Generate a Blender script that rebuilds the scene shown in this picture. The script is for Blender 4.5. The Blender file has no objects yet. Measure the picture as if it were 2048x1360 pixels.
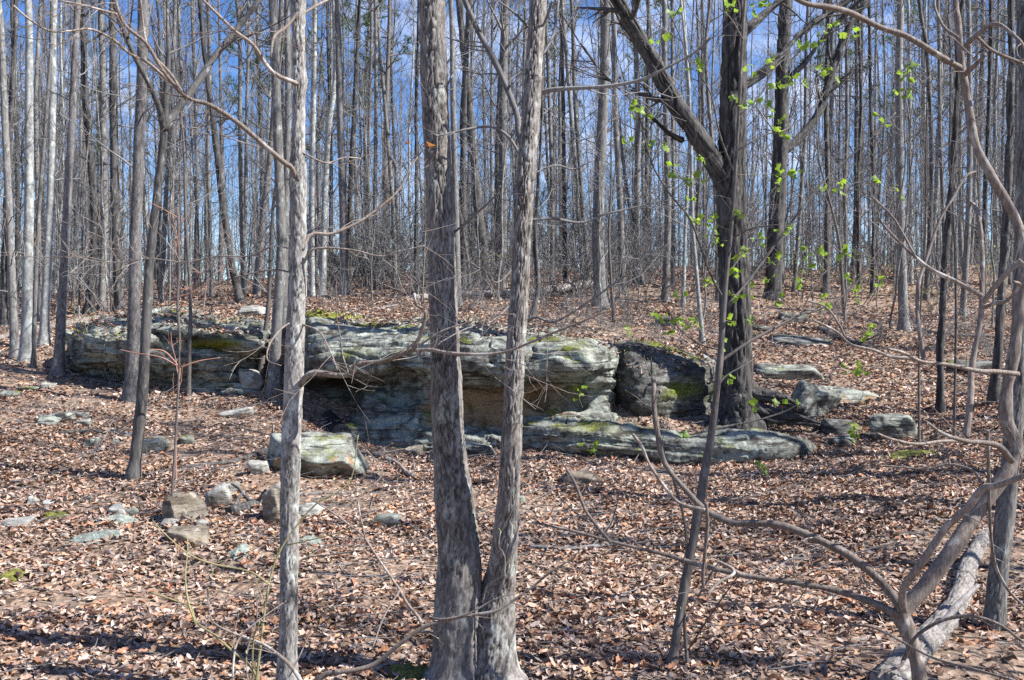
import bpy, math, random
import numpy as np
from mathutils import Vector
from mathutils.bvhtree import BVHTree

# ------------------------------------------------------------------ camera, sky, sun, exposure
SC = bpy.context.scene
COL = SC.collection
CAM_Z = 1.65
F = 2000.0                      # focal length in photo pixels (photo is 2048 wide)
cam = bpy.data.cameras.new('camera')
cam.sensor_width = 36.0
cam.lens = 36.0 * F / 2048.0
cam.clip_start = 0.05
cam.clip_end = 2000
camo = bpy.data.objects.new('camera', cam)
COL.objects.link(camo)
camo.location = (0, 0, CAM_Z)
camo.rotation_euler = (math.radians(90), 0, 0)
SC.camera = camo

SUN_EL = math.radians(46)
SUN_AZ = math.atan2(0.972, -0.235)          # direction towards the sun, measured from +Y clockwise to +X
sun_dir = Vector((math.sin(SUN_AZ) * math.cos(SUN_EL), math.cos(SUN_AZ) * math.cos(SUN_EL), math.sin(SUN_EL)))

W = bpy.data.worlds.new('World')
SC.world = W
W.use_nodes = True
nt = W.node_tree
nt.nodes.clear()
wo = nt.nodes.new('ShaderNodeOutputWorld')
bg = nt.nodes.new('ShaderNodeBackground')
sky = nt.nodes.new('ShaderNodeTexSky')
sky.sky_type = 'NISHITA'
sky.sun_disc = False
sky.sun_elevation = SUN_EL
sky.sun_rotation = SUN_AZ
sky.altitude = 300
sky.air_density = 1.0
sky.dust_density = 0.35
sky.ozone_density = 3.0
# thin wispy clouds mixed over the blue
tc = nt.nodes.new('ShaderNodeTexCoord')
mp = nt.nodes.new('ShaderNodeMapping')
mp.inputs['Scale'].default_value = (3.0, 3.0, 7.0)
nz = nt.nodes.new('ShaderNodeTexNoise')
nz.inputs['Scale'].default_value = 1.6
nz.inputs['Detail'].default_value = 6
nz.inputs['Roughness'].default_value = 0.62
cr = nt.nodes.new('ShaderNodeValToRGB')
cr.color_ramp.elements[0].position = 0.50
cr.color_ramp.elements[0].color = (0, 0, 0, 1)
cr.color_ramp.elements[1].position = 0.78
cr.color_ramp.elements[1].color = (0.75, 0.75, 0.75, 1)
mx = nt.nodes.new('ShaderNodeMixRGB')
mx.inputs['Color2'].default_value = (7.0, 7.5, 8.6, 1)
hs = nt.nodes.new('ShaderNodeHueSaturation')
hs.inputs['Saturation'].default_value = 1.3
hs.inputs['Hue'].default_value = 0.513
L = nt.links
L.new(tc.outputs['Generated'], mp.inputs['Vector'])
L.new(mp.outputs[0], nz.inputs['Vector'])
L.new(nz.outputs['Fac'], cr.inputs['Fac'])
L.new(sky.outputs[0], hs.inputs['Color'])
L.new(hs.outputs[0], mx.inputs['Color1'])
L.new(cr.outputs['Color'], mx.inputs['Fac'])
L.new(mx.outputs[0], bg.inputs['Color'])
bg.inputs['Strength'].default_value = 0.08
L.new(bg.outputs[0], wo.inputs['Surface'])

sl = bpy.data.lights.new('sun', 'SUN')
sl.energy = 5.0
sl.angle = math.radians(0.53)
sl.color = (1.0, 0.965, 0.92)
so = bpy.data.objects.new('sun', sl)
COL.objects.link(so)
so.rotation_euler = sun_dir.to_track_quat('Z', 'Y').to_euler()

SC.view_settings.view_transform = 'Standard'
SC.view_settings.look = 'None'
SC.view_settings.gamma = 1.0
SC.view_settings.use_curve_mapping = False
SC.view_settings.exposure = 1.28
SC.render.engine = 'CYCLES'
SC.cycles.max_bounces = 5
SC.cycles.diffuse_bounces = 4
SC.cycles.glossy_bounces = 2
SC.cycles.transmission_bounces = 2
SC.cycles.transparent_max_bounces = 4
SC.cycles.use_denoising = False
SC.cycles.use_adaptive_sampling = False

# ------------------------------------------------------------------ numeric helpers
def _hash(ix, iy, iz, seed):
    h = (ix.astype(np.int64) * 374761393 + iy.astype(np.int64) * 668265263 + iz.astype(np.int64) * 2147483647 + seed * 974634777) & 0xffffffff
    h = ((h ^ (h >> 13)) * 1274126177) & 0xffffffff
    h = ((h ^ (h >> 15)) * 2246822519) & 0xffffffff
    return ((h ^ (h >> 16)) & 0xffffff) / float(0xffffff) * 2 - 1

def vnoise(p, seed=0):
    p = np.asarray(p, float)
    i = np.floor(p).astype(np.int64)
    f = p - i
    u = f * f * f * (f * (f * 6 - 15) + 10)
    r = 0
    for dx in (0, 1):
        wx = u[..., 0] if dx else 1 - u[..., 0]
        for dy in (0, 1):
            wy = u[..., 1] if dy else 1 - u[..., 1]
            for dz in (0, 1):
                wz = u[..., 2] if dz else 1 - u[..., 2]
                r = r + wx * wy * wz * _hash(i[..., 0] + dx, i[..., 1] + dy, i[..., 2] + dz, seed)
    return r

def fbm(p, seed=0, octv=4, gain=0.5, lac=2.03):
    a, s, r = 1.0, 1.0, 0
    for o in range(octv):
        r = r + a * vnoise(np.asarray(p) * s, seed + o * 17)
        a *= gain
        s *= lac
    return r

def worley(p, seed=0):
    """cell noise: gap between the two nearest feature points, and a random value per cell"""
    i = np.floor(p).astype(np.int64)
    f1 = np.full(len(p), 9.0); f2 = np.full(len(p), 9.0); idv = np.zeros(len(p))
    for dx in (-1, 0, 1):
        for dy in (-1, 0, 1):
            for dz in (-1, 0, 1):
                c = i + [dx, dy, dz]
                h = [_hash(c[:, 0], c[:, 1], c[:, 2], seed + k) for k in (0, 31, 67)]
                q = c + .5 + .42 * np.stack(h, 1)
                d = np.sqrt(((p - q) ** 2).sum(1))
                near = d < f1
                f2 = np.where(near, f1, np.minimum(f2, d))
                idv = np.where(near, h[0] * .6 + h[1] * .4, idv)
                f1 = np.where(near, d, f1)
    return f2 - f1, idv

def sstep(a, b, x):
    t = np.clip((x - a) / (b - a), 0, 1)
    return t * t * (3 - 2 * t)

def P(px, py, d):
    """photo pixel at a distance d in front of the viewpoint -> world point"""
    return np.array([(px - 1024.0) / F * d, d, CAM_Z - (py - 680.0) / F * d])

def norm(v):
    return v / (np.linalg.norm(v, axis=-1, keepdims=True) + 1e-12)

# ------------------------------------------------------------------ mesh helpers
def mesh_from(name, V, quads=None, tris=None, smooth=True, col=None):
    me = bpy.data.meshes.new(name)
    V = np.asarray(V, np.float32)
    qs = np.zeros((0, 4), np.int32) if quads is None else np.asarray(quads, np.int32).reshape(-1, 4)
    ts = np.zeros((0, 3), np.int32) if tris is None else np.asarray(tris, np.int32).reshape(-1, 3)
    nl = qs.size + ts.size
    me.vertices.add(len(V))
    me.vertices.foreach_set('co', V.ravel())
    me.loops.add(nl)
    me.loops.foreach_set('vertex_index', np.concatenate([qs.ravel(), ts.ravel()]))
    me.polygons.add(len(qs) + len(ts))
    starts = np.concatenate([np.arange(len(qs)) * 4, qs.size + np.arange(len(ts)) * 3]).astype(np.int32)
    me.polygons.foreach_set('loop_start', starts)
    me.polygons.foreach_set('use_smooth', np.full(len(starts), smooth, bool))
    me.update(calc_edges=True)
    if col is not None:
        a = me.color_attributes.new('col', 'FLOAT_COLOR', 'POINT')
        c = np.ones((len(V), 4), np.float32)
        c[:, :3] = col
        a.data.foreach_set('color', c.ravel())
    return me

def link(name, me, mat=None, parent=None, loc=None):
    o = bpy.data.objects.new(name, me)
    COL.objects.link(o)
    if mat is not None and me is not None and not me.materials:
        me.materials.append(mat)
    if parent is not None:
        o.parent = parent
    if loc is not None:
        o.location = loc
    return o

def tag(o, label=None, cat=None, group=None, kind=None):
    if label:
        o['label'] = label
    if cat:
        o['category'] = cat
    if group:
        o['group'] = group
    if kind:
        o['kind'] = kind
    return o

class MB:
    """collects tube / mesh arrays and turns them into one mesh"""
    def __init__(self):
        self.V, self.Q, self.T, self.C, self.n = [], [], [], [], 0
    def add(self, V, Q=None, T=None, C=None):
        V = np.asarray(V).reshape(-1, 3)
        if Q is not None and len(Q):
            self.Q.append(np.asarray(Q).reshape(-1, 4) + self.n)
        if T is not None and len(T):
            self.T.append(np.asarray(T).reshape(-1, 3) + self.n)
        self.V.append(V)
        self.C.append(np.zeros(len(V)) if C is None else C)
        self.n += len(V)
    def mesh(self, name, origin=(0, 0, 0), smooth=True):
        V = np.concatenate(self.V) - np.asarray(origin)
        Q = np.concatenate(self.Q) if self.Q else None
        T = np.concatenate(self.T) if self.T else None
        C = np.concatenate(self.C)
        return mesh_from(name, V, Q, T, smooth, np.repeat(C[:, None], 3, 1) if C.max() > 0 else None)
    def build(self, name, mat, parent=None, origin=(0, 0, 0), loc=None):
        return link(name, self.mesh(name, origin), mat, parent, loc)

def frames(Pp):
    T = np.gradient(Pp, axis=1)
    T = norm(T)
    mean = norm(Pp[:, -1] - Pp[:, 0])
    ax = np.argmin(np.abs(mean), axis=1)
    ref = np.eye(3)[ax][:, None, :]
    A = norm(np.cross(T, np.broadcast_to(ref, T.shape)))
    B = np.cross(T, A)
    return T, A, B

def tubes(Pp, R, sides=3):
    """batch of tubes: Pp (N,K,3), R (N,K)"""
    N, K, _ = Pp.shape
    T, A, B = frames(Pp)
    th = np.arange(sides) / sides * 2 * np.pi
    ring = A[:, :, None, :] * np.cos(th)[None, None, :, None] + B[:, :, None, :] * np.sin(th)[None, None, :, None]
    V = Pp[:, :, None, :] + ring * R[:, :, None, None]
    idx = np.arange(N * K * sides).reshape(N, K, sides)
    a = idx[:, :-1, :]
    b = np.roll(idx, -1, axis=2)[:, :-1, :]
    c = np.roll(idx, -1, axis=2)[:, 1:, :]
    d = idx[:, 1:, :]
    Q = np.stack([a, b, c, d], -1).reshape(-1, 4)
    return V.reshape(-1, 3), Q

def spline(pts, n, extra=None):
    """Catmull-Rom through pts (M,k), resampled to n points evenly by length of the first 3 columns"""
    pts = np.asarray(pts, float)
    if len(pts) == 2:
        t = np.linspace(0, 1, n)[:, None]
        return pts[0] * (1 - t) + pts[1] * t
    ext = np.vstack([2 * pts[0] - pts[1], pts, 2 * pts[-1] - pts[-2]])
    out = []
    for i in range(1, len(ext) - 2):
        p0, p1, p2, p3 = ext[i - 1], ext[i], ext[i + 1], ext[i + 2]
        t = np.linspace(0, 1, 24, endpoint=False)[:, None]
        out.append(0.5 * ((2 * p1) + (-p0 + p2) * t + (2 * p0 - 5 * p1 + 4 * p2 - p3) * t ** 2 + (-p0 + 3 * p1 - 3 * p2 + p3) * t ** 3))
    out.append(pts[-1:])
    o = np.vstack(out)
    s = np.concatenate([[0], np.cumsum(np.linalg.norm(np.diff(o[:, :3], axis=0), axis=1))])
    q = np.linspace(0, s[-1], n)
    if extra:                      # (index of a control point, share of the samples spent before it)
        k, sh = extra
        sk = s[k * 24]
        n1 = int(n * sh)
        q = np.concatenate([np.linspace(0, sk, n1, endpoint=False), np.linspace(sk, s[-1], n - n1)])
    return np.stack([np.interp(q, s, o[:, j]) for j in range(o.shape[1])], 1)

def spline_even(pts, per):
    """Catmull-Rom with the same number of samples in every span"""
    ext = np.vstack([2 * pts[0] - pts[1], pts, 2 * pts[-1] - pts[-2]])
    out = []
    t = np.linspace(0, 1, per, endpoint=False)[:, None]
    for i in range(1, len(ext) - 2):
        p0, p1, p2, p3 = ext[i - 1], ext[i], ext[i + 1], ext[i + 2]
        out.append(0.5 * ((2 * p1) + (-p0 + p2) * t + (2 * p0 - 5 * p1 + 4 * p2 - p3) * t ** 2 + (-p0 + 3 * p1 - 3 * p2 + p3) * t ** 3))
    out.append(pts[-1:])
    return np.vstack(out)

CRACK = [None]
def bark_relief(kind, q, R, seed):
    if kind == 'hickory':      # flat shaggy plates parted by crisp cracks
        w = np.stack([.9 * fbm(q * [16, 16, 7], seed + 5, 3), .9 * fbm(q * [16, 16, 7], seed + 6, 3), 1.2 * fbm(q * [12, 12, 6], seed + 7, 3)], 1)
        g, h = worley(q * [42, 42, 8.0] + w, seed)
        g2, h2 = worley(q * [70, 70, 26] + w * .7, seed + 3)
        f = (1 - sstep(.015, .12, g)) * sstep(-.9, .0, vnoise(q * [9, 9, 5], seed + 8))
        f = np.maximum(f, .45 * (1 - sstep(.01, .07, g2)))
        CRACK[0] = f * .8
        return -.010 * f + .0036 * h + .0014 * h2 + .0020 * vnoise(q * [170, 170, 20], seed + 2) + .003 * vnoise(q * [14, 14, 5], seed + 4)
    if kind == 'scaly':        # small flaky bark
        w = np.stack([.9 * fbm(q * [22, 22, 11], seed + 5, 3), .9 * fbm(q * [22, 22, 11], seed + 6, 3), 1.2 * fbm(q * [18, 18, 9], seed + 7, 3)], 1)
        g, h = worley(q * [62, 62, 15] + w, seed)
        f = (1 - sstep(.015, .15, g)) * sstep(-.9, .0, vnoise(q * [12, 12, 8], seed + 8))
        CRACK[0] = f * .75
        return -.0055 * f + .0026 * h + .0013 * vnoise(q * [190, 190, 40], seed + 2) + .005 * vnoise(q * [4, 4, 4], seed + 4)
    if kind == 'oak':          # deep long furrows
        w = 0.6 * vnoise(q * [6, 6, 3], seed + 5)
        a = vnoise(q * [17, 17, 2.2] + w[:, None], seed)
        b = vnoise(q * [26, 26, 8] + 2.0, seed + 1)
        f = np.maximum(1 - sstep(0, .28, np.abs(a)), 0.5 * (1 - sstep(0, .15, np.abs(b))))
        CRACK[0] = f * .8
        return -0.032 * f + 0.010 * vnoise(q * [40, 40, 12], seed + 3)
    if kind == 'pine':         # broad flat plates
        a = vnoise(q * [20, 20, 7], seed)
        b = vnoise(q * [22, 22, 14] + 2.0, seed + 1)
        f = np.maximum(1 - sstep(0, .22, np.abs(a)), 1 - sstep(0, .16, np.abs(b)))
        return -0.013 * f + 0.004 * vnoise(q * [40, 40, 20], seed + 3)
    if kind == 'smooth':
        return 0.004 * vnoise(q * [6, 6, 8], seed) + 0.0012 * vnoise(q * [40, 40, 40], seed + 1)
    node = np.exp(-((np.abs(vnoise(q * [.01, .01, 4.2], seed + 4)) / .10) ** 2))
    return 0.0022 * vnoise(q * [55, 55, 18], seed) + 0.0035 * vnoise(q * [10, 10, 9], seed + 1) + .0035 * node

def relief_tube(mb, pts, rad, sides, rings, kind, seed, cap=True, lobes=0.0):
    """one well-resolved trunk or limb with bark carved into it; pts (M,3), rad (M)"""
    S = spline(np.column_stack([pts, rad]), rings)
    Pp, R = S[:, :3], S[:, 3]
    T, A, B = frames(Pp[None])
    A, B = A[0], B[0]
    s = np.concatenate([[0], np.cumsum(np.linalg.norm(np.diff(Pp, axis=0), axis=1))])
    th = np.arange(sides) / sides * 2 * np.pi
    ring = A[:, None, :] * np.cos(th)[None, :, None] + B[:, None, :] * np.sin(th)[None, :, None]
    q = np.stack([np.cos(th)[None] * R[:, None], np.sin(th)[None] * R[:, None], np.repeat(s[:, None], sides, 1)], -1).reshape(-1, 3)
    CRACK[0] = None
    dsp = bark_relief(kind, q, R, seed).reshape(len(s), sides)
    crack = CRACK[0] if CRACK[0] is not None else np.zeros(len(q))
    if lobes:
        ph = 0.5 * vnoise(np.stack([s * 2, s * 0, s * 0], -1), seed)[:, None]
        dsp = dsp + lobes * R[:, None] * (np.cos(3 * th[None] + ph + seed) * .6 + np.cos(5 * th[None] - ph) * .4)
    amp = np.minimum(1.0, R / 0.03)[:, None]
    V = Pp[:, None, :] + ring * (R[:, None] + dsp * amp)[..., None]
    idx = np.arange(len(s) * sides).reshape(len(s), sides)
    n = np.roll(idx, -1, 1)
    Q = np.stack([idx[:-1], n[:-1], n[1:], idx[1:]], -1).reshape(-1, 4)
    V = V.reshape(-1, 3)
    T_ = []
    if cap:
        V = np.vstack([V, Pp[0], Pp[-1]])
        c0, c1 = len(V) - 2, len(V) - 1
        for j in range(sides):
            k = (j + 1) % sides
            T_ += [(c0, idx[0, k], idx[0, j]), (c1, idx[-1, j], idx[-1, k])]
    mb.add(V, Q, T_, np.concatenate([crack, np.zeros(len(V) - len(crack))]))
    return Pp, R

def grow(rng, base, dirn, Ln, r0, K, up=0.3, wob=0.12, tip=0.3):
    N = len(base)
    Pp = np.zeros((N, K, 3))
    Pp[:, 0] = base
    d = norm(dirn)
    step = (Ln / (K - 1))[:, None]
    for k in range(1, K):
        d = d + np.array([0, 0, up / (K - 1)]) + rng.normal(0, wob, (N, 3))
        d = norm(d)
        Pp[:, k] = Pp[:, k - 1] + d * step
    R = r0[:, None] * np.linspace(1, tip, K)[None]
    return Pp, R

def sprout(rng, Pp, R, per, t0, t1, ang, lf, rf=0.5):
    """children bases, directions, lengths and radii on parent tubes"""
    N, K, _ = Pp.shape
    par = np.repeat(np.arange(N), per)
    t = rng.uniform(t0, t1, len(par)) * (K - 1)
    i = np.minimum(t.astype(int), K - 2)
    f = (t - i)[:, None]
    base = Pp[par, i] * (1 - f) + Pp[par, i + 1] * f
    tan = norm(Pp[par, i + 1] - Pp[par, i])
    rnd = rng.normal(0, 1, (len(par), 3))
    perp = norm(rnd - (rnd * tan).sum(1, keepdims=True) * tan)
    a = rng.normal(ang, 0.25, len(par))[:, None]
    d = tan * np.cos(a) + perp * np.sin(a)
    plen = np.linalg.norm(np.diff(Pp, axis=1), axis=2).sum(1)[par]
    Ln = plen * lf * rng.uniform(0.55, 1.25, len(par)) * (1.15 - 0.5 * t / (K - 1))
    rad = (R[par, i] * (1 - f[:, 0]) + R[par, i + 1] * f[:, 0]) * rf
    return base, d, Ln, rad

def crown(mb, rng, tp, tr, n1=24, t0=0.4, t1=0.99, L1=2.2, ang=0.95, n2=4, n3=4, rmin=0.004, up=0.5, rf=0.45, k1=6):
    """bare branches and twigs on the trunk polyline tp (K,3) with radii tr (K)"""
    b, d, Ln, r = sprout(rng, tp[None], tr[None], n1, t0, t1, ang, 0, rf)
    tt = np.clip((b[:, 2] - tp[0, 2]) / (tp[-1, 2] - tp[0, 2] + 1e-6), 0, 1)
    Ln = L1 * rng.uniform(0.5, 1.3, n1) * (1.25 - 0.75 * tt)
    P1, R1 = grow(rng, b, d, Ln, np.maximum(r, rmin * 1.8), k1, up, 0.10, 0.25)
    mb.add(*tubes(P1, R1, 4))
    if n2:
        b, d, Ln, r = sprout(rng, P1, R1, n2, 0.2, 0.98, 0.75, 0.42, 0.65)
        P2, R2 = grow(rng, b, d, Ln, np.maximum(r, rmin), 4, up * .6, 0.14, 0.4)
        mb.add(*tubes(P2, R2, 3))
        if n3:
            b, d, Ln, r = sprout(rng, P2, R2, n3, 0.15, 1.0, 0.7, 0.5, 0.7)
            P3, R3 = grow(rng, b, d, Ln, np.maximum(r, rmin * .7), 2, up * .4, 0.16, 0.5)
            mb.add(*tubes(P3, R3, 3))

# ------------------------------------------------------------------ materials
def new_mat(name):
    m = bpy.data.materials.new(name)
    m.use_nodes = True
    t = m.node_tree
    b = t.nodes['Principled BSDF']
    return m, t, b

def N_(t, kind, **kw):
    n = t.nodes.new(kind)
    for k, v in kw.items():
        n.inputs[k].default_value = v
    return n

def ramp(t, src, stops):
    r = t.nodes.new('ShaderNodeValToRGB')
    e = r.color_ramp.elements
    while len(e) < len(stops):
        e.new(0.5)
    for el, (p, c) in zip(e, stops):
        el.position = p
        el.color = (*c, 1) if len(c) == 3 else c
    t.links.new(src, r.inputs['Fac'])
    return r.outputs['Color']

def mixc(t, fac, a, b, mode='MIX'):
    m = t.nodes.new('ShaderNodeMixRGB')
    m.blend_type = mode
    for s, v in (('Fac', fac), ('Color1', a), ('Color2', b)):
        if isinstance(v, (int, float)):
            m.inputs[s].default_value = v
        elif isinstance(v, tuple):
            m.inputs[s].default_value = (*v, 1)
        else:
            t.links.new(v, m.inputs[s])
    return m.outputs['Color']

def coords(t, scale, kind='Object', rnd=True):
    tc = t.nodes.new('ShaderNodeTexCoord')
    mp = t.nodes.new('ShaderNodeMapping')
    mp.inputs['Scale'].default_value = scale
    t.links.new(tc.outputs[kind], mp.inputs['Vector'])
    if rnd:
        oi = t.nodes.new('ShaderNodeObjectInfo')
        mul = t.nodes.new('ShaderNodeMath')
        mul.operation = 'MULTIPLY'
        mul.inputs[1].default_value = 53.0
        t.links.new(oi.outputs['Random'], mul.inputs[0])
        cx = t.nodes.new('ShaderNodeCombineXYZ')
        for k in range(3):
            t.links.new(mul.outputs[0], cx.inputs[k])
        t.links.new(cx.outputs[0], mp.inputs['Location'])
    return mp.outputs[0]

def noise(t, vec, scale, detail=4, rough=0.55):
    n = N_(t, 'ShaderNodeTexNoise', Scale=scale, Detail=detail, Roughness=rough)
    t.links.new(vec, n.inputs['Vector'])
    return n.outputs['Fac']

def bump(t, b, h, strength=0.4, dist=0.01):
    n = N_(t, 'ShaderNodeBump', Strength=strength, Distance=dist)
    t.links.new(h, n.inputs['Height'])
    t.links.new(n.outputs[0], b.inputs['Normal'])

def bark_mat(name, dark, mid, light, lichen=None, lich_amt=0.62, sc=1.0, bstr=0.5, bdist=0.012, stretch=0.18):
    m, t, b = new_mat(name)
    v = coords(t, (sc, sc, sc * stretch))
    v2 = coords(t, (1, 1, 0.6))
    f = noise(t, v, 44, 7, 0.72)
    g = noise(t, v2, 3.0, 4, 0.6)
    c = ramp(t, f, [(0.38, dark), (0.50, mid), (0.64, light)])
    c = mixc(t, ramp(t, g, [(0.35, (0, 0, 0)), (0.7, (0.55, 0.55, 0.55))]), c, light)
    if lichen:
        h = noise(t, v2, 11.0, 5, 0.65)
        c = mixc(t, ramp(t, h, [(lich_amt - 0.06, (0, 0, 0)), (lich_amt + 0.03, (0.85, 0.85, 0.85))]), c, lichen)
    at = t.nodes.new('ShaderNodeAttribute')      # inner cork showing in the cracks between plates
    at.attribute_name = 'col'
    sa = t.nodes.new('ShaderNodeSeparateColor')
    t.links.new(at.outputs['Color'], sa.inputs[0])
    c = mixc(t, sa.outputs[0], c, tuple(x * .75 for x in dark))
    oi = t.nodes.new('ShaderNodeObjectInfo')
    hv = t.nodes.new('ShaderNodeHueSaturation')
    mr = t.nodes.new('ShaderNodeMapRange')
    mr.inputs['To Min'].default_value = 0.75
    mr.inputs['To Max'].default_value = 1.22
    t.links.new(oi.outputs['Random'], mr.inputs['Value'])
    t.links.new(mr.outputs[0], hv.inputs['Value'])
    t.links.new(c, hv.inputs['Color'])
    t.links.new(hv.outputs[0], b.inputs['Base Color'])
    b.inputs['Roughness'].default_value = 0.85
    b.inputs['Specular IOR Level'].default_value = 0.25
    bump(t, b, f, bstr, bdist)
    return m

M = {}
M['hickory'] = bark_mat('hickory_bark', (.06, .052, .045), (.185, .168, .152), (.315, .293, .272), (.41, .42, .385), .61, 1.0, .6, .008, .34)
M['scaly'] = bark_mat('scaly_bark', (.065, .059, .053), (.18, .17, .157), (.32, .308, .288), (.43, .45, .415), .60, 1.3, .7, .008, .36)
M['oak'] = bark_mat('oak_bark', (.015, .0135, .0125), (.058, .054, .051), (.135, .127, .121), (.28, .30, .27), .68, 0.8, .7, .02)
M['pine'] = bark_mat('pine_bark', (.03, .027, .025), (.105, .098, .094), (.23, .221, .217), None, .6, 0.7, .6, .02, .4)
M['pale'] = bark_mat('pale_smooth_bark', (.10, .10, .095), (.19, .19, .183), (.28, .288, .278), (.38, .41, .39), .57, .55, .25, .006, .8)
M['grey'] = bark_mat('grey_bark', (.045, .042, .039), (.125, .12, .113), (.225, .218, .208), (.33, .36, .335), .63, 1.0, .5, .012)
M['dark'] = bark_mat('dark_bark', (.02, .0185, .0175), (.068, .064, .061), (.14, .134, .129), (.27, .29, .27), .64, 1.0, .6, .015)
M['sapling'] = bark_mat('young_bark', (.05, .043, .039), (.10, .088, .08), (.16, .147, .135), (.22, .22, .20), .68, 2.0, .3, .003)
M['brown'] = bark_mat('brown_branch_bark', (.08, .058, .044), (.165, .13, .106), (.265, .225, .195), (.36, .34, .31), .60, 3.0, .35, .003)
M['crook'] = bark_mat('speckled_brown_bark', (.06, .045, .036), (.15, .12, .10), (.25, .215, .19), (.38, .365, .335), .62, 2.2, .4, .004)
M['reddish'] = bark_mat('reddish_twig_bark', (.20, .085, .05), (.32, .16, .11), (.42, .26, .2), None, .6, 4.0, .2, .002)
M['twig'] = bark_mat('grey_twig_bark', (.07, .067, .066), (.14, .136, .134), (.235, .23, .227), None, .6, 2.0, .2, .003)
M['greentwig'] = bark_mat('green_twig_bark', (.13, .12, .05), (.22, .20, .09), (.32, .29, .16), None, .6, 4.0, .2, .002)
M['deadwood'] = bark_mat('weathered_dead_wood', (.09, .078, .068), (.24, .215, .195), (.37, .345, .32), None, .6, 1.0, .6, .01, .6)
M['rotlog'] = bark_mat('fallen_log_wood', (.07, .056, .046), (.20, .167, .143), (.34, .305, .27), None, .6, .8, .6, .012, 1.0)

def rock_mat(name, base, light, dark, tan, moss_amt=0.55, lich_lo=.42):
    m, t, b = new_mat(name)
    v = coords(t, (1, 1, 1), 'Object', rnd=True)
    vs = coords(t, (1, 1, 4.5), 'Object', rnd=True)
    a = noise(t, v, 2.4, 6, .66)
    s = noise(t, vs, 3.2, 6, .68)
    f = noise(t, v, 24, 5, .65)
    c = ramp(t, s, [(.34, dark), (.47, base), (.64, light)])
    c = mixc(t, ramp(t, a, [(lich_lo, (0, 0, 0)), (lich_lo + .12, (.75, .75, .75))]), c, light)
    e = noise(t, v, 6.0, 6, .74)
    c = mixc(t, ramp(t, e, [(.52, (0, 0, 0)), (.60, (.85, .85, .85))]), c, dark)
    # thin dark bedding lines
    vb = coords(t, (.8, .8, 11), 'Object', rnd=True)
    be = noise(t, vb, 2.6, 5, .6)
    c = mixc(t, ramp(t, be, [(.385, (.9, .9, .9)), (.41, (0, 0, 0))]), c, dark)
    # crusty pale lichen discs
    vz = N_(t, 'ShaderNodeTexVoronoi', Scale=8.0)
    wv = t.nodes.new('ShaderNodeVectorMath')
    wv.operation = 'ADD'
    nzc = N_(t, 'ShaderNodeTexNoise', Scale=9.0, Detail=4.0)
    t.links.new(v, nzc.inputs['Vector'])
    sc_ = t.nodes.new('ShaderNodeVectorMath')
    sc_.operation = 'SCALE'
    sc_.inputs['Scale'].default_value = .12
    t.links.new(nzc.outputs['Color'], sc_.inputs[0])
    t.links.new(v, wv.inputs[0])
    t.links.new(sc_.outputs[0], wv.inputs[1])
    t.links.new(wv.outputs[0], vz.inputs['Vector'])
    spot = ramp(t, vz.outputs['Distance'], [(.20, (.75, .75, .75)), (.27, (0, 0, 0))])
    spot = mixc(t, 1.0, spot, ramp(t, noise(t, v, 1.3, 3, .5), [(.48, (0, 0, 0)), (.56, (1, 1, 1))]), 'MULTIPLY')
    c = mixc(t, spot, c, tuple(min(.6, x * 1.3) for x in light))
    # tan freshly broken or unlichened stone
    at = t.nodes.new('ShaderNodeAttribute')
    at.attribute_name = 'col'
    sep = t.nodes.new('ShaderNodeSeparateColor')
    t.links.new(at.outputs['Color'], sep.inputs[0])
    tn = mixc(t, f, tan, tuple(x * .62 for x in tan))
    c = mixc(t, sep.outputs[0], c, tn)
    # dark organic stains, and shade painted over parts of the big rocks
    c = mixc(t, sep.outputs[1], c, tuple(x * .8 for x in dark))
    # fine speckle
    c = mixc(t, ramp(t, f, [(.35, (.45, .45, .45)), (.6, (0, 0, 0))]), c, dark)
    # moss cushions on flat upper faces
    ge = t.nodes.new('ShaderNodeNewGeometry')
    sx = t.nodes.new('ShaderNodeSeparateXYZ')
    t.links.new(ge.outputs['Normal'], sx.inputs[0])
    upf = ramp(t, sx.outputs['Z'], [(.45, (0, 0, 0)), (.8, (1, 1, 1))])
    mo = noise(t, v, 1.7, 5, .6)
    mf = mixc(t, 1.0, ramp(t, mo, [(moss_amt, (0, 0, 0)), (moss_amt + .07, (1, 1, 1))]), upf, 'MULTIPLY')
    mf2 = mixc(t, 1.0, mf, sep.outputs[2], 'ADD')
    mcol = ramp(t, noise(t, v, 30, 4, .7), [(.35, (.05, .058, .012)), (.55, (.145, .16, .022)), (.75, (.25, .26, .045))])
    c = mixc(t, mf2, c, mcol)
    t.links.new(c, b.inputs['Base Color'])
    b.inputs['Roughness'].default_value = 0.9
    b.inputs['Specular IOR Level'].default_value = 0.2
    hh = mixc(t, .5, f, noise(t, vs, 14, 6, .7))
    bump(t, b, hh, 1.0, .03)
    return m

M['rock'] = rock_mat('lichened_sandstone', (.175, .172, .148), (.375, .405, .345), (.04, .037, .032), (.38, .235, .12), .57, .455)
M['rockd'] = rock_mat('dark_sandstone', (.115, .112, .10), (.30, .31, .285), (.03, .028, .025), (.33, .215, .125), .56, .56)
M['stone'] = rock_mat('pale_sandstone', (.29, .28, .25), (.42, .42, .38), (.12, .11, .095), (.43, .28, .14), .66, .42)
M['tanstone'] = rock_mat('tan_sandstone', (.235, .20, .15), (.33, .30, .25), (.10, .082, .062), (.40, .26, .12), .75, .50)

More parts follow.
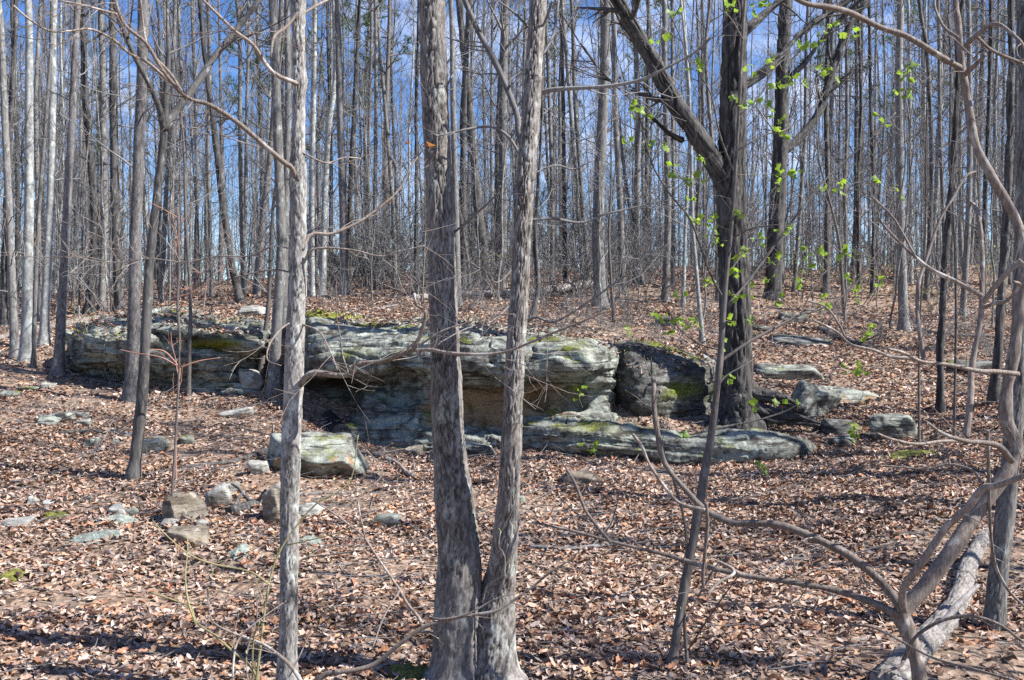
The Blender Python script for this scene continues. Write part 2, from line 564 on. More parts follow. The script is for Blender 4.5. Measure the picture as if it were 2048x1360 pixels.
def litter_mat():
    m, t, b = new_mat('dead_leaf')
    at = t.nodes.new('ShaderNodeAttribute')
    at.attribute_name = 'col'
    t.links.new(at.outputs['Color'], b.inputs['Base Color'])
    b.inputs['Roughness'].default_value = 0.8
    b.inputs['Specular IOR Level'].default_value = 0.15
    return m
M['litter'] = litter_mat()

def ground_mat():
    m, t, b = new_mat('forest_soil')
    v = coords(t, (1, 1, 1), 'Object', rnd=False)
    vo = N_(t, 'ShaderNodeTexVoronoi', Scale=24.0)
    t.links.new(v, vo.inputs['Vector'])
    sv = t.nodes.new('ShaderNodeSeparateColor')
    t.links.new(vo.outputs['Color'], sv.inputs[0])
    c = ramp(t, sv.outputs[0], [(.0, (.09, .06, .042)), (.35, (.19, .125, .085)), (.7, (.30, .205, .145)), (1.0, (.38, .29, .225))])
    n2 = noise(t, v, .9, 5, .6)
    soil = ramp(t, noise(t, v, 40, 5, .7), [(.3, (.08, .068, .056)), (.7, (.27, .235, .20))])
    c = mixc(t, ramp(t, n2, [(.46, (.1, .1, .1)), (.62, (.5, .5, .5))]), c, soil)
    t.links.new(c, b.inputs['Base Color'])
    b.inputs['Roughness'].default_value = 0.95
    b.inputs['Specular IOR Level'].default_value = 0.1
    bump(t, b, mixc(t, .5, vo.outputs['Distance'], noise(t, v, 60, 4, .7)), .8, .03)
    return m
M['ground'] = ground_mat()

def flat_mat(name, col, rough=.6, trans=None, var=0.25):
    m, t, b = new_mat(name)
    oi = t.nodes.new('ShaderNodeObjectInfo')
    c = ramp(t, oi.outputs['Random'], [(0, tuple(x * (1 - var) for x in col)), (1, tuple(x * (1 + var) for x in col))])
    v = coords(t, (1, 1, 1))
    c = mixc(t, .25, c, ramp(t, noise(t, v, 25), [(.3, tuple(x * .6 for x in col)), (.7, tuple(x * 1.3 for x in col))]))
    t.links.new(c, b.inputs['Base Color'])
    b.inputs['Roughness'].default_value = rough
    if trans:
        tr = t.nodes.new('ShaderNodeBsdfTranslucent')
        tr.inputs['Color'].default_value = (*trans, 1)
        ms = t.nodes.new('ShaderNodeMixShader')
        ms.inputs[0].default_value = 0.45
        t.links.new(b.outputs[0], ms.inputs[1])
        t.links.new(tr.outputs[0], ms.inputs[2])
        t.links.new(ms.outputs[0], t.nodes['Material Output'].inputs['Surface'])
    return m
M['leaf'] = flat_mat('spring_leaf', (.16, .26, .03), .5, (.34, .50, .05), .4)
M['needle'] = flat_mat('pine_needles', (.055, .095, .035), .6, (.08, .14, .03))
M['bud'] = flat_mat('bud', (.36, .42, .14), .5, (.4, .5, .15))
M['deadleaf'] = flat_mat('clinging_dead_leaf', (.42, .19, .07), .6, (.5, .22, .06))
M['blossom'] = flat_mat('pink_blossom', (.55, .36, .40), .6, (.6, .4, .45))
M['yellowleaf'] = flat_mat('yellow_green_bud_leaf', (.33, .29, .05), .5, (.5, .45, .08))

# ------------------------------------------------------------------ terrain
_cols = {
    0:    [(1360, 4.9), (1150, 7), (1000, 9), (900, 10.8), (800, 13), (720, 16), (670, 19), (630, 24), (612, 30)],
    300:  [(1360, 4.9), (1150, 7), (1000, 9), (900, 10.8), (800, 13.6), (785, 14.3), (650, 17.5), (615, 22), (592, 27)],
    480:  [(1360, 4.9), (1150, 7), (1000, 9), (895, 11.0), (800, 13.6), (780, 14.3), (645, 17.0), (602, 22), (588, 27)],
    600:  [(1360, 4.9), (1150, 7), (1000, 9), (905, 11), (850, 12.6), (800, 13.8), (638, 16.3), (590, 22), (575, 27)],
    700:  [(1360, 4.9), (1150, 7), (1000, 9), (925, 11), (895, 12.4), (885, 13.2), (655, 15.4), (588, 22), (572, 27)],
    1000: [(1360, 4.9), (1150, 7), (1000, 9), (935, 11), (900, 12.4), (898, 13.2), (660, 15.2), (590, 22), (555, 27)],
    1140: [(1360, 4.9), (1150, 7), (1000, 9.1), (940, 11.2), (912, 12.2), (868, 12.8), (850, 13.2), (685, 15.0), (592, 22), (553, 27)],
    1215: [(1360, 4.9), (1150, 7), (1000, 9.2), (938, 11.4), (905, 12.0), (866, 12.35), (832, 12.75), (812, 13.2), (692, 15.2), (595, 22), (554, 27)],
    1300: [(1360, 4.9), (1150, 7), (1000, 9.3), (930, 12.0), (868, 12.5), (812, 13.0), (705, 15.5), (640, 19), (555, 27)],
    1450: [(1360, 4.9), (1150, 7), (1000, 9.3), (935, 11.7), (885, 12.3), (845, 13.1), (720, 15.6), (650, 19), (556, 27)],
    1600: [(1360, 4.9), (1150, 7), (1000, 9.3), (930, 11.5), (850, 13.3), (760, 15.2), (680, 18), (620, 22), (558, 28)],
    2048: [(1360, 4.9), (1150, 7), (1000, 9), (900, 11), (800, 13.3), (720, 16), (650, 20), (590, 25), (556, 30)],
}
_dg = np.concatenate([np.arange(4, 34, 0.25), [36, 40, 46, 55, 70, 100, 160, 300]])
_pg = np.arange(-700, 2801, 50.0)
_raw = []
for _px in sorted(_cols):
    dd = [d for _, d in _cols[_px]]
    zz = [CAM_Z - (py - 680) / F * d for py, d in _cols[_px]]
    top = zz[-1]
    dd = [0.0] + dd + [34, 40, 55, 90, 300]
    zz = [-.02] + zz + [top + .75, top + .55, top - 1.2, top - 4.0, top - 7.0]
    _raw.append(np.interp(_dg, dd, zz))
_raw = np.array(_raw)
_TZ = np.stack([np.interp(_pg, sorted(_cols), _raw[:, j]) for j in range(len(_dg))], 1)
for _ in range(2):                                # soften
    _p = np.pad(_TZ, ((1, 1), (0, 0)), 'edge')
    _TZ = (_p[:-2] + 2 * _p[1:-1] + _p[2:]) / 4
    _p = np.pad(_TZ[:, :118], ((0, 0), (1, 1)), 'edge')
    _TZ[:, :118] = (_p[:, :-2] + 2 * _p[:, 1:-1] + _p[:, 2:]) / 4

def hz(x, y):
    """ground height"""
    x = np.asarray(x, float); y = np.asarray(y, float)
    yy = np.maximum(y, 4.0)
    px = np.clip(1024 + F * x / np.maximum(yy, 5.0), _pg[0], _pg[-1] - 1e-6)
    d = np.clip(yy, _dg[0], _dg[-1] - 1e-6)
    i = np.clip(((px - _pg[0]) / 50).astype(int), 0, len(_pg) - 2)
    fi = (px - _pg[i]) / 50
    j = np.clip(np.searchsorted(_dg, d, side='right') - 1, 0, len(_dg) - 2)
    fj = (d - _dg[j]) / (_dg[j + 1] - _dg[j])
    z = (_TZ[i, j] * (1 - fi) + _TZ[i + 1, j] * fi) * (1 - fj) + (_TZ[i, j + 1] * (1 - fi) + _TZ[i + 1, j + 1] * fi) * fj
    q = np.stack([x, y, x * 0], -1)
    near = 1 / (1 + np.maximum(y - 30, 0) / 30)
    return z + near * (0.05 * vnoise(q * .9, 3) + 0.03 * vnoise(q * 2.3, 4) + 0.012 * vnoise(q * 6, 5))

def ground_at(px, py, dmin=3.2, dmax=36):
    """where the ray through a photo pixel meets the ground"""
    d = np.arange(dmin, dmax, 0.02)
    z = CAM_Z - (py - 680) / F * d
    g = hz((px - 1024) / F * d, d)
    k = np.argmax(g >= z)
    if g[k] < z[k]:
        k = len(d) - 1
    return np.array([(px - 1024) / F * d[k], d[k], g[k]])

def axis(a, b, step, far, growth=1.13):
    core = np.arange(a, b, step)
    s, lo, hi = step, [a], [core[-1]]
    while lo[-1] > far[0]:
        s *= growth
        lo.append(lo[-1] - s)
    s = step
    while hi[-1] < far[1]:
        s *= growth
        hi.append(hi[-1] + s)
    return np.concatenate([lo[:0:-1], core, hi[1:]])

gx = axis(-11, 11, .14, (-260, 260))
gy = axis(3.0, 26, .14, (-60, 320))
GX, GY = np.meshgrid(gx, gy)
GZ = hz(GX.ravel(), GY.ravel())
idx = np.arange(len(gx) * len(gy)).reshape(len(gy), len(gx))
gm = mesh_from('ground', np.column_stack([GX.ravel(), GY.ravel(), GZ]), np.stack([idx[:-1, :-1], idx[:-1, 1:], idx[1:, 1:], idx[1:, :-1]], -1))
ground = link('ground', gm, M['ground'])
tag(ground, 'brown leaf-strewn forest floor rising to a crest', kind='structure')

# ------------------------------------------------------------------ rocks
ROCK_BVH = []
def rock_disp(Pw, seed, strata=.035, rough=.05, dip=0.05):
    """outward displacement of a bedded sandstone surface"""
    q = Pw + 0
    zz = q[:, 2] + dip * q[:, 0] + .10 * vnoise(q * .8, seed + 3) + .05 * vnoise(q * 2.2, seed + 7)
    Lz = zz * 8.5 + .8 * vnoise(np.stack([zz * 1.6, q[:, 0] * .2, q[:, 1] * .2], -1), seed + 9)
    k = np.floor(Lz)
    fr = Lz - k
    bed = lambda kk: vnoise(np.stack([kk * 3.71 + .5, q[:, 0] * .9 + kk * 7.3, q[:, 1] * .9], -1), seed + 11) * 1.3
    w_ = sstep(.86, 1.0, fr)
    st = bed(k) * (1 - w_) + bed(k + 1) * w_
    st = st + .25 * (fr - .5)
    crack = -np.exp(-((np.minimum(fr, 1 - fr)) / .10) ** 2) * sstep(-.25, .35, vnoise(q * [1.3, 1.3, 3], seed + 14))
    L2 = zz * 23 + .5 * vnoise(q * 1.7, seed + 15)
    k2 = np.floor(L2)
    st2 = vnoise(np.stack([k2 * 2.9 + .5, q[:, 0] * 1.8 + k2 * 3.1, q[:, 1] * 1.8], -1), seed + 12)
    big = np.tanh(2.2 * vnoise(q * [1.5, 1.5, 2.2], seed)) * .7 + .45 * np.tanh(2.5 * vnoise(q * [3.6, 3.6, 5.0], seed + 1)) + .3 * fbm(q * [7, 7, 12], seed + 2, 3)
    joint = 1 - sstep(0, .05, np.abs(vnoise(q * [1.1, 1.1, .45] + .12 * vnoise(q * 5, seed + 22)[:, None], seed + 21)))
    return strata * (st * 1.25 + st2 * .42 + crack * 1.1) + rough * .75 * big - .9 * rough * joint + .008 * fbm(q * 18, seed + 40, 3)

def grid_normals(G):
    du = np.gradient(G, axis=0)
    dv = np.gradient(G, axis=1)
    return norm(np.cross(du, dv))

def ledge(name, stations, nu, nv, seed, mat, label, strata=.035, rough=.05, dents=(), tanf=None, stain_shade_f=None, mossf=None):
    """bedded outcrop lofted from traced cross-sections: stations = [(px, [(py, d), ...])]"""
    S = np.array([[P(px, py, d) for py, d in rows] for px, rows in stations])     # (S, rows, 3)
    A = np.array([spline(s, nv, (S.shape[1] - 3, .8)) for s in S])
    def along(a):
        # shared parameter along the face so that neighbouring rows stay aligned
        t_ = np.array([px for px, _ in stations], float)
        u_ = np.linspace(t_[0], t_[-1], nu)
        sp = np.linspace(0, 1, len(a))
        fine = spline_even(a, 40)
        tf = np.interp(np.linspace(0, len(a) - 1, len(fine)), np.arange(len(a)), t_)
        return np.stack([np.interp(u_, tf, fine[:, k]) for k in range(3)], 1)
    G = np.stack([along(A[:, j]) for j in range(nv)], 1)
    Nn = grid_normals(G)
    if np.mean(Nn[:, : nv // 2, 1]) > 0:
        Nn = -Nn
    flat = G.reshape(-1, 3)
    D = rock_disp(flat, seed, strata, rough).reshape(nu, nv)
    for c, r, dep in dents:
        D -= dep * np.exp(-(np.linalg.norm((G - np.array(c)) * [1, .6, 1.15], axis=2) / r) ** 4)
    G2 = G + Nn * D[..., None]
    V = G2.reshape(-1, 3)
    ii = np.arange(nu * nv).reshape(nu, nv)
    Q = np.stack([ii[:-1, :-1], ii[1:, :-1], ii[1:, 1:], ii[:-1, 1:]], -1).reshape(-1, 4)
    back = np.stack([ii[:-1, -1], ii[1:, -1], ii[1:, 0], ii[:-1, 0]], -1).reshape(-1, 4)   # closes the hidden underside
    Q = np.vstack([Q, back])
    T = []
    V = np.vstack([V, G2[0].mean(0), G2[-1].mean(0)])
    for j in range(nv):
        k = (j + 1) % nv
        T += [(len(V) - 2, ii[0, j], ii[0, k]), (len(V) - 1, ii[-1, k], ii[-1, j])]
    col = np.zeros((len(V), 3), np.float32)
    U = np.repeat(np.linspace(0, 1, nu)[:, None], nv, 1).ravel()
    Vv = np.repeat(np.linspace(0, 1, nv)[None], nu, 0).ravel()
    n1 = fbm(flat * 1.8, seed + 60, 4)
    for k, f in enumerate((tanf, stain_shade_f, mossf)):
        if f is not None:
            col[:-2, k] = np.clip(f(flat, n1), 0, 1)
    org = np.array([V[:, 0].mean(), V[:, 1].mean(), V[:, 2].min()])
    me = mesh_from(name, V - org, Q, T, True, col)
    ROCK_BVH.append(BVHTree.FromPolygons([tuple(v) for v in V], [tuple(int(i) for i in q) for q in Q[:-len(back)]]))
    return tag(link(name, me, mat, None, org), label, 'rock')

def pix(Pw):
    return 1024 + F * Pw[:, 0] / Pw[:, 1], 680 - F * (Pw[:, 2] - CAM_Z) / Pw[:, 1]

CEN = [
    (588, [(930, 14.3), (880, 14.3), (850, 14.4), (820, 14.5), (790, 14.5), (760, 14.5), (740, 14.4), (700, 14.4), (665, 14.6), (645, 15.1), (635, 16.4), (670, 17)]),
    (622, [(930, 13.2), (885, 13.1), (860, 13.3), (830, 13.75), (800, 14.05), (764, 14.0), (745, 13.35), (700, 13.4), (645, 13.8), (631, 14.4), (622, 16.2), (660, 17)]),
    (680, [(940, 12.7), (890, 12.7), (862, 12.85), (832, 13.3), (800, 13.75), (765, 13.75), (748, 13.15), (715, 13.1), (665, 13.6), (638, 14.5), (622, 16.2), (660, 17)]),
    (760, [(940, 12.6), (890, 12.6), (860, 12.708), (825, 12.801), (798, 13.0), (765, 13.5), (745, 13.0), (718, 12.72), (692, 13.0), (658, 14.2), (634, 15.8), (670, 17)]),
    (850, [(940, 12.44), (892, 12.44), (865, 12.532), (830, 12.687), (795, 12.749), (768, 12.873), (753, 12.7), (725, 12.42), (684, 12.75), (652, 14), (638, 15.6), (675, 17)]),
    (940, [(940, 12.35), (893, 12.35), (872, 12.466), (852, 12.714), (800, 12.838), (774, 12.9), (764, 12.6), (725, 12.33), (680, 12.7), (652, 13.8), (641, 15.3), (675, 17)]),
    (1040, [(945, 12.3), (893, 12.3), (868, 12.385), (845, 12.54), (812, 12.757), (785, 12.819), (772, 12.6), (732, 12.28), (696, 12.55), (678, 13.5), (658, 15.0), (695, 17)]),
    (1130, [(945, 12.2), (895, 12.24), (865, 12.332), (825, 12.456), (808, 12.673), (788, 12.735), (772, 12.55), (737, 12.22), (702, 12.4), (687, 13.0), (676, 14.5), (715, 16.5)]),
    (1205, [(940, 12.4), (880, 12.44), (850, 12.532), (815, 12.656), (806, 12.749), (788, 12.811), (772, 12.7), (742, 12.42), (712, 12.5), (694, 13.0), (686, 14.3), (725, 16)]),
    (1232, [(930, 12.97), (880, 12.97), (850, 13.105), (830, 13.167), (810, 13.229), (790, 13.229), (775, 13.2), (745, 12.95), (722, 13.0), (708, 13.5), (702, 14.5), (740, 16)]),
]
def cen_tan(p, n):
    px, py = pix(p)
    return sstep(770, 782, py) * (1 - sstep(845, 862, py)) * sstep(830, 880, px) * (1 - sstep(1030, 1200, px)) * (.8 + .7 * n)
def cen_stain_shade(p, n):  # stained left wall, plus shade painted into the undercut below it
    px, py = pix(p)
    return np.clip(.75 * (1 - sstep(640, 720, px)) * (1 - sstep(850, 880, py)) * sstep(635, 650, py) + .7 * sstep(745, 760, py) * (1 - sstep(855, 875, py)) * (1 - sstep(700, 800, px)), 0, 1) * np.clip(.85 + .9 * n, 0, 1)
def cen_moss(p, n):
    px, py = pix(p)
    a = np.exp(-((py - 632) / 9) ** 2) * sstep(600, 625, px) * (1 - sstep(760, 830, px))
    b = np.exp(-(((px - 1146) / 26) ** 2 + ((py - 696) / 9) ** 2))
    c = np.exp(-(((px - 745) / 45) ** 2 + ((py - 703) / 8) ** 2))
    e = np.exp(-(((px - 690) / 18) ** 2 + ((py - 712) / 14) ** 2))
    return np.clip((1.3 * a + b + c * .9 + e * .8) * (1.15 + 1.3 * n), 0, 1)
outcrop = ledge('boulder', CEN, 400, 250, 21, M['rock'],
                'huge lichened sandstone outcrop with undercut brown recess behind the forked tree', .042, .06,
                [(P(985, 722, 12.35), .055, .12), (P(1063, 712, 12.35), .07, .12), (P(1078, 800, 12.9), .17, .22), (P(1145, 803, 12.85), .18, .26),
                 (P(800, 775, 12.9), .28, .22), (P(690, 790, 13.4), .30, .25)], cen_tan, cen_stain_shade, cen_moss)

LEFT = [
    (136, [(810, 15.5), (752, 15.4), (742, 15.5), (730, 15.4), (717, 15.4), (704, 15.5), (691, 15.6), (686, 15.8), (686, 16.3), (725, 16.8)]),
    (172, [(800, 14.7), (757, 14.7), (742, 14.9), (720, 14.4), (695, 14.3), (677, 14.4), (661, 14.6), (651, 15.2), (651, 16), (700, 17)]),
    (250, [(810, 14.3), (772, 14.4), (757, 14.65), (730, 14.15), (695, 14.05), (667, 14.15), (644, 14.5), (634, 15.2), (631, 16.2), (680, 17.3)]),
    (330, [(820, 14.0), (784, 14.1), (770, 14.4), (743, 14.0), (700, 13.95), (680, 14.15), (657, 14.05), (639, 14.8), (625, 16.2), (670, 17.3)]),
    (420, [(820, 13.9), (787, 13.9), (774, 14.05), (743, 13.85), (710, 13.85), (694, 14.05), (674, 13.85), (651, 14.5), (633, 16.0), (680, 17.3)]),
    (500, [(820, 13.9), (785, 13.95), (765, 14.2), (743, 14.25), (720, 14.2), (704, 13.85), (679, 13.85), (656, 14.4), (639, 15.8), (690, 17.2)]),
    (528, [(820, 14.2), (780, 14.2), (765, 14.4), (743, 14.5), (720, 14.4), (704, 14.05), (679, 14.05), (659, 14.5), (646, 15.6), (695, 17)]),
    (546, [(820, 15.0), (780, 15.0), (765, 15.1), (743, 15.1), (720, 15.0), (704, 14.8), (679, 14.8), (664, 15.0), (656, 15.6), (700, 17)]),
]
def left_stain_shade(p, n):  # paints the shade on the boulder's left half, plus a dark band further right
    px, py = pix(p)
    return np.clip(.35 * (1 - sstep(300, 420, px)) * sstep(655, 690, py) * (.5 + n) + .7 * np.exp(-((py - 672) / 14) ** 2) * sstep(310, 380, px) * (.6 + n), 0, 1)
def left_moss(p, n):
    px, py = pix(p)
    return np.clip((np.exp(-(((px - 400) / 90) ** 2 + ((py - 687) / 7) ** 2)) + np.exp(-(((px - 512) / 12) ** 2 + ((py - 688) / 9) ** 2))) * (.5 + 2.2 * n), 0, 1)
ledge('boulder', LEFT, 280, 170, 33, M['rock'], 'big layered grey boulder behind the two slim trunks left of the outcrop', .05, .055,
      [(P(492, 742, 14.1), .12, .15)], None, left_stain_shade, left_moss)

RIGHT = [
    (1205, [(840, 13.9), (800, 13.7), (775, 13.6), (745, 13.6), (718, 13.7), (704, 13.9), (698, 14.5), (745, 16)]),
    (1240, [(850, 13.2), (806, 13.1), (780, 13.0), (745, 13.05), (712, 13.2), (698, 13.5), (692, 14.5), (740, 16)]),
    (1275, [(850, 12.95), (810, 12.85), (785, 12.8), (745, 12.85), (708, 13.1), (694, 13.5), (688, 14.5), (735, 16)]),
    (1330, [(850, 13.0), (812, 12.95), (785, 12.95), (748, 13.0), (716, 13.15), (702, 13.5), (692, 14.6), (735, 16)]),
    (1400, [(865, 13.3), (820, 13.2), (792, 13.2), (757, 13.2), (728, 13.35), (713, 13.7), (703, 14.6), (740, 16)]),
    (1445, [(865, 13.8), (815, 13.7), (795, 13.7), (770, 13.75), (742, 13.85), (726, 14.2), (714, 14.8), (750, 16)]),
    (1470, [(865, 14.6), (815, 14.5), (795, 14.5), (775, 14.6), (755, 14.6), (740, 14.8), (728, 15.2), (760, 16)]),
]
def right_moss(p, n):
    px, py = pix(p)
    return np.clip(sstep(1315, 1345, px + (py - 780) * .6) * (1 - sstep(1425, 1450, px)) * np.exp(-((py - 782) / 16) ** 2) * (1.1 + 1.6 * n), 0, 1)
def right_shade(p, n):  # shaded left half of the boulder, put into its colour
    px, py = pix(p)
    return .6 * (1 - sstep(1300, 1345, px)) * (.7 + n)
ledge('boulder', RIGHT, 180, 90, 47, M['rockd'], 'rounded dark boulder with white lichen spots between the outcrop and the oak', .012, .05, (), None, right_shade, right_moss)

LOW = [
    (1030, [(930, 12.7), (893, 12.6), (872, 12.6), (856, 12.7), (848, 12.9), (900, 13.3)]),
    (1060, [(930, 12.25), (895, 12.2), (867, 12.2), (844, 12.35), (834, 12.8), (900, 13.3)]),
    (1150, [(940, 12.1), (904, 12.0), (877, 11.98), (852, 12.1), (841, 12.6), (905, 13.2)]),
    (1250, [(950, 12), (914, 11.9), (887, 11.88), (862, 12.0), (851, 12.5), (905, 13)]),
    (1350, [(955, 11.9), (923, 11.8), (895, 11.78), (870, 11.95), (861, 12.4), (920, 13)]),
    (1450, [(965, 11.8), (928, 11.7), (901, 11.68), (878, 11.85), (869, 12.3), (925, 12.9)]),
    (1550, [(965, 11.7), (929, 11.6), (907, 11.58), (888, 11.75), (880, 12.1), (935, 12.7)]),
    (1615, [(965, 11.75), (926, 11.7), (912, 11.72), (899, 11.85), (892, 12), (940, 12.5)]),
    (1640, [(965, 12.1), (925, 12.1), (915, 12.1), (905, 12.15), (901, 12.2), (940, 12.5)]),
]
def low_moss(p, n):
    px, py = pix(p)
    return np.clip(np.exp(-(((px - 1165) / 50) ** 2 + ((py - 856) / 8) ** 2)) * (1.1 + 1.2 * n), 0, 1)
ledge('rock_ledge', LOW, 380, 70, 58, M['rock'], 'long low stone ledge running right along the leaves below the outcrop', .045, .06, (), None,
      lambda p, n: .5 * np.clip(n + .35, 0, 1), low_moss)

def block_dirs(n):
    t = np.linspace(-1, 1, n)
    a, b = np.meshgrid(np.tan(t * np.pi / 4), np.tan(t * np.pi / 4))
    o = np.ones_like(a)
    faces = [(o, a, b), (-o, b, a), (b, o, a), (a, -o, b), (a, b, o), (b, a, -o)]
    V, Q, k = [], [], 0
    for f in faces:
        V.append(np.stack(f, -1).reshape(-1, 3))
        ii = np.arange(n * n).reshape(n, n) + k
        Q.append(np.stack([ii[:-1, :-1], ii[:-1, 1:], ii[1:, 1:], ii[1:, :-1]], -1).reshape(-1, 4))
        k += n * n
    V = norm(np.vstack(V)); Q = np.vstack(Q)
    key = np.round(V, 5)
    u, first, inv = np.unique(key, axis=0, return_index=True, return_inverse=True)
    return V[first], inv.ravel()[Q]
_BD = {9: block_dirs(8), 18: block_dirs(14), 34: block_dirs(26)}

def rock(name, px, py, w, h, seed, mat, label, n=18, depth=.75, rz=0.0, tilt=0.0, sharp=14, tan=0.0, sink=.28, d=None, rough=.085, group=None, planes=7, cat='rock', roll=None, faces=None):
    """angular stone standing on the ground at photo pixel (px, py), w x h pixels big"""
    if d is None:
        g = ground_at(px, py)
    else:
        g = P(px, py, d)
    dist = g[1]
    sx, sz = w * dist / F / 2, h * dist / F / 2
    sy = sx * depth
    rng = np.random.default_rng(seed)
    if roll is None:
        roll = rng.uniform(.05, .3)
    dirs, Q = _BD[n]
    pl = [np.array(v, float) for v in ((1, 0, 0), (-1, 0, 0), (0, 1, 0), (0, -1, 0), (0, 0, 1), (0, 0, -1))]
    pl = [norm(p + rng.normal(0, .16, 3)) for p in pl]
    ds = [1.0 * rng.uniform(.9, 1.05) for _ in pl]
    for _ in range(planes):
        pl.append(norm(rng.normal(0, 1, 3) * [1, 1, .8]))
        ds.append(rng.uniform(.92, 1.2))
    if faces:                      # traced facets: (normal, distance)
        pl = [norm(np.array(f[:3], float)) for f in faces]
        ds = [f[3] for f in faces]
    pl = np.array(pl); ds = np.array(ds)
    dots = np.maximum(dirs @ pl.T, 0) / ds
    r = (dots ** sharp).sum(1) ** (-1 / sharp)
    V = dirs * r[:, None]
    V = V / np.abs(V).max(0) * [sx, sy, sz]
    V = V + norm(dirs) * ((rough * min(sx, sz * 1.6)) * (fbm(V * (1.6 / max(sx, .05)) + seed, seed, 4, .55)))[:, None]
    st = vnoise(np.stack([V[:, 2] / sz * 3.5 + .4 * V[:, 0] / sx, V[:, 0] / sx * .5, V[:, 1] / sy * .5], -1) + seed, seed + 5)
    V[:, :2] *= (1 + .04 * st)[:, None]
    c, s = math.cos(tilt), math.sin(tilt)
    V = np.column_stack([V[:, 0] * c - V[:, 2] * s, V[:, 1], V[:, 0] * s + V[:, 2] * c])
    c, s = math.cos(roll), math.sin(roll)
    V = np.column_stack([V[:, 0], V[:, 1] * c - V[:, 2] * s, V[:, 1] * s + V[:, 2] * c])
    c, s = math.cos(rz), math.sin(rz)
    V = np.column_stack([V[:, 0] * c - V[:, 1] * s, V[:, 0] * s + V[:, 1] * c, V[:, 2]])
    col = np.zeros((len(V), 3), np.float32)
    if tan:
        f = (V[:, 2] < .1 * sz) & (V[:, 1] < 0)
        nn = fbm(V * 3 / sx, seed + 9, 3)
        col[:, 0] = np.clip(tan * sstep(.15, .3, nn + .05) * np.where(f, 1, .0), 0, 1)
    loc = np.array([g[0], g[1] + sy * .55, hz(g[0], g[1] + sy * .5) + sz * (1 - 2 * sink)])
    if d is not None:
        loc[2] = g[2] + sz
    me = mesh_from(name, V, Q, None, True, col)
    o = link(name, me, M[mat], None, loc)
    tag(o, label, cat, group)
    if max(sx, sz) > .2:
        ROCK_BVH.append(BVHTree.FromPolygons([tuple(v + loc) for v in V], [tuple(int(i) for i in q) for q in Q]))
    return o

rock('boulder', 612, 952, 220, 90, 3, 'rock', 'pale green-grey flat-topped boulder with a tan broken corner behind the thin foreground trunk', 34, .7, 0, 0, 40, 1.0, .17, rough=.11, roll=0,
     faces=[(.02, -.12, 1, .80), (.18, -.72, .62, .66), (-.25, -.8, -.45, .72), (.35, -.75, -.5, .84), (1, -.1, .25, 1.0), (-1, -.3, .05, .90), (-.75, -.6, .25, .84), (0, 1, .2, .9), (0, .1, -1, .8), (.8, -.45, .5, .96)])
rock('rock', 517, 948, 42, 42, 5, 'stone', 'small grey rock tucked against the left end of the pale flat-topped boulder', 18, .8, .3, .2)
rock('rock', 548, 1048, 96, 88, 7, 'tanstone', 'upright tan block of stone just left of the thin foreground trunk', 34, .7, 0, .05, 22, .0, .2, rough=.13, roll=0, faces=[(-.25, -.9, .15, .75), (.8, -.5, .35, .8), (-.3, -.1, .95, .85), (.55, 0, .8, .85), (-1, .1, .1, .85), (0, 1, 0, .8), (0, 0, -1, .95), (.3, -.8, -.5, .9)])
rock('rock', 614, 1036, 60, 34, 8, 'stone', 'low grey stone just right of the thin foreground trunk', 18, .8, .2, .1)
rock('rock', 350, 1046, 100, 72, 9, 'tanstone', 'blocky brown boulder behind a thin sapling in the lower left leaves', 34, .8, -.15, .06, 22, .0, .2, rough=.13, roll=0, faces=[(-.35, -.9, -.12, .72), (.75, -.55, .3, .78), (-.05, -.12, 1, .8), (-1, 0, .1, .92), (0, 1, 0, .8), (0, 0, -1, .9), (.6, -.3, .75, .95), (.4, -.7, -.6, .9)])
rock('rock', 433, 1018, 54, 66, 10, 'stone', 'upright pale slab right of the blocky brown boulder', 18, .5, .4, .35)
rock('rock', 456, 988, 44, 26, 11, 'stone', 'small grey slab just behind the upright pale slab', 18, .8, .2, .1)
rock('rock', 372, 1086, 92, 40, 12, 'tanstone', 'dark brown flat stone below the blocky brown boulder', 18, .7, -.2, -.1, 14, .5)
rock('rock', 342, 1052, 44, 22, 13, 'stone', 'thin pale stone wedged under the blocky brown boulder', 18, .6, .2, -.25)
rock('rock', 402, 1056, 24, 22, 14, 'stone', 'tiny grey stone at the right foot of the blocky brown boulder', 18, .8)
rock('rock', 292, 910, 80, 44, 15, 'rock', 'lichen-green rock behind the slim forked tree', 34, .8, .2, .1)
rock('rock', 318, 904, 30, 30, 16, 'stone', 'small grey stone leaning on the right of the lichen-green rock', 18, .8)
rock('rock', 92, 852, 46, 20, 17, 'rock', 'low grey slab at the left end of a trio of slabs', 18, .8, .3, -.1)
rock('rock', 118, 842, 54, 26, 18, 'rock', 'larger grey slab in the middle of a trio of slabs', 18, .8, .1, .08)
rock('rock', 160, 836, 28, 14, 19, 'stone', 'small white slab at the right end of a trio of slabs', 18, .8)
rock('rock', 164, 852, 34, 18, 20, 'rock', 'half-buried grey stone just below the small white slab', 18, .8)
rock('rock', 62, 1009, 26, 18, 22, 'stone', 'rounded grey stone alone in the leaves far left', 18, .9)
rock('rock', 92, 1012, 26, 10, 23, 'stone', 'flat white stone beside the rounded grey stone', 9, .8)
rock('rock', 88, 1024, 18, 10, 24, 'stone', 'tiny white stone below the flat white stone', 9, .8)
rock('rock', 172, 1004, 24, 14, 25, 'stone', 'small pale stone behind the grey-green lichen crust', 18, .8)
rock('rock', 228, 1030, 50, 22, 26, 'stone', 'flat white stone at the top of the lichen crust', 18, .8, .1, .05)
rock('rock', 262, 1032, 24, 18, 27, 'rock', 'small dark-edged stone right of the flat white stone on the crust', 18, .8)
rock('rock', 25, 1056, 62, 20, 28, 'stone', 'flat pale stone with moss at the left edge', 18, .8)
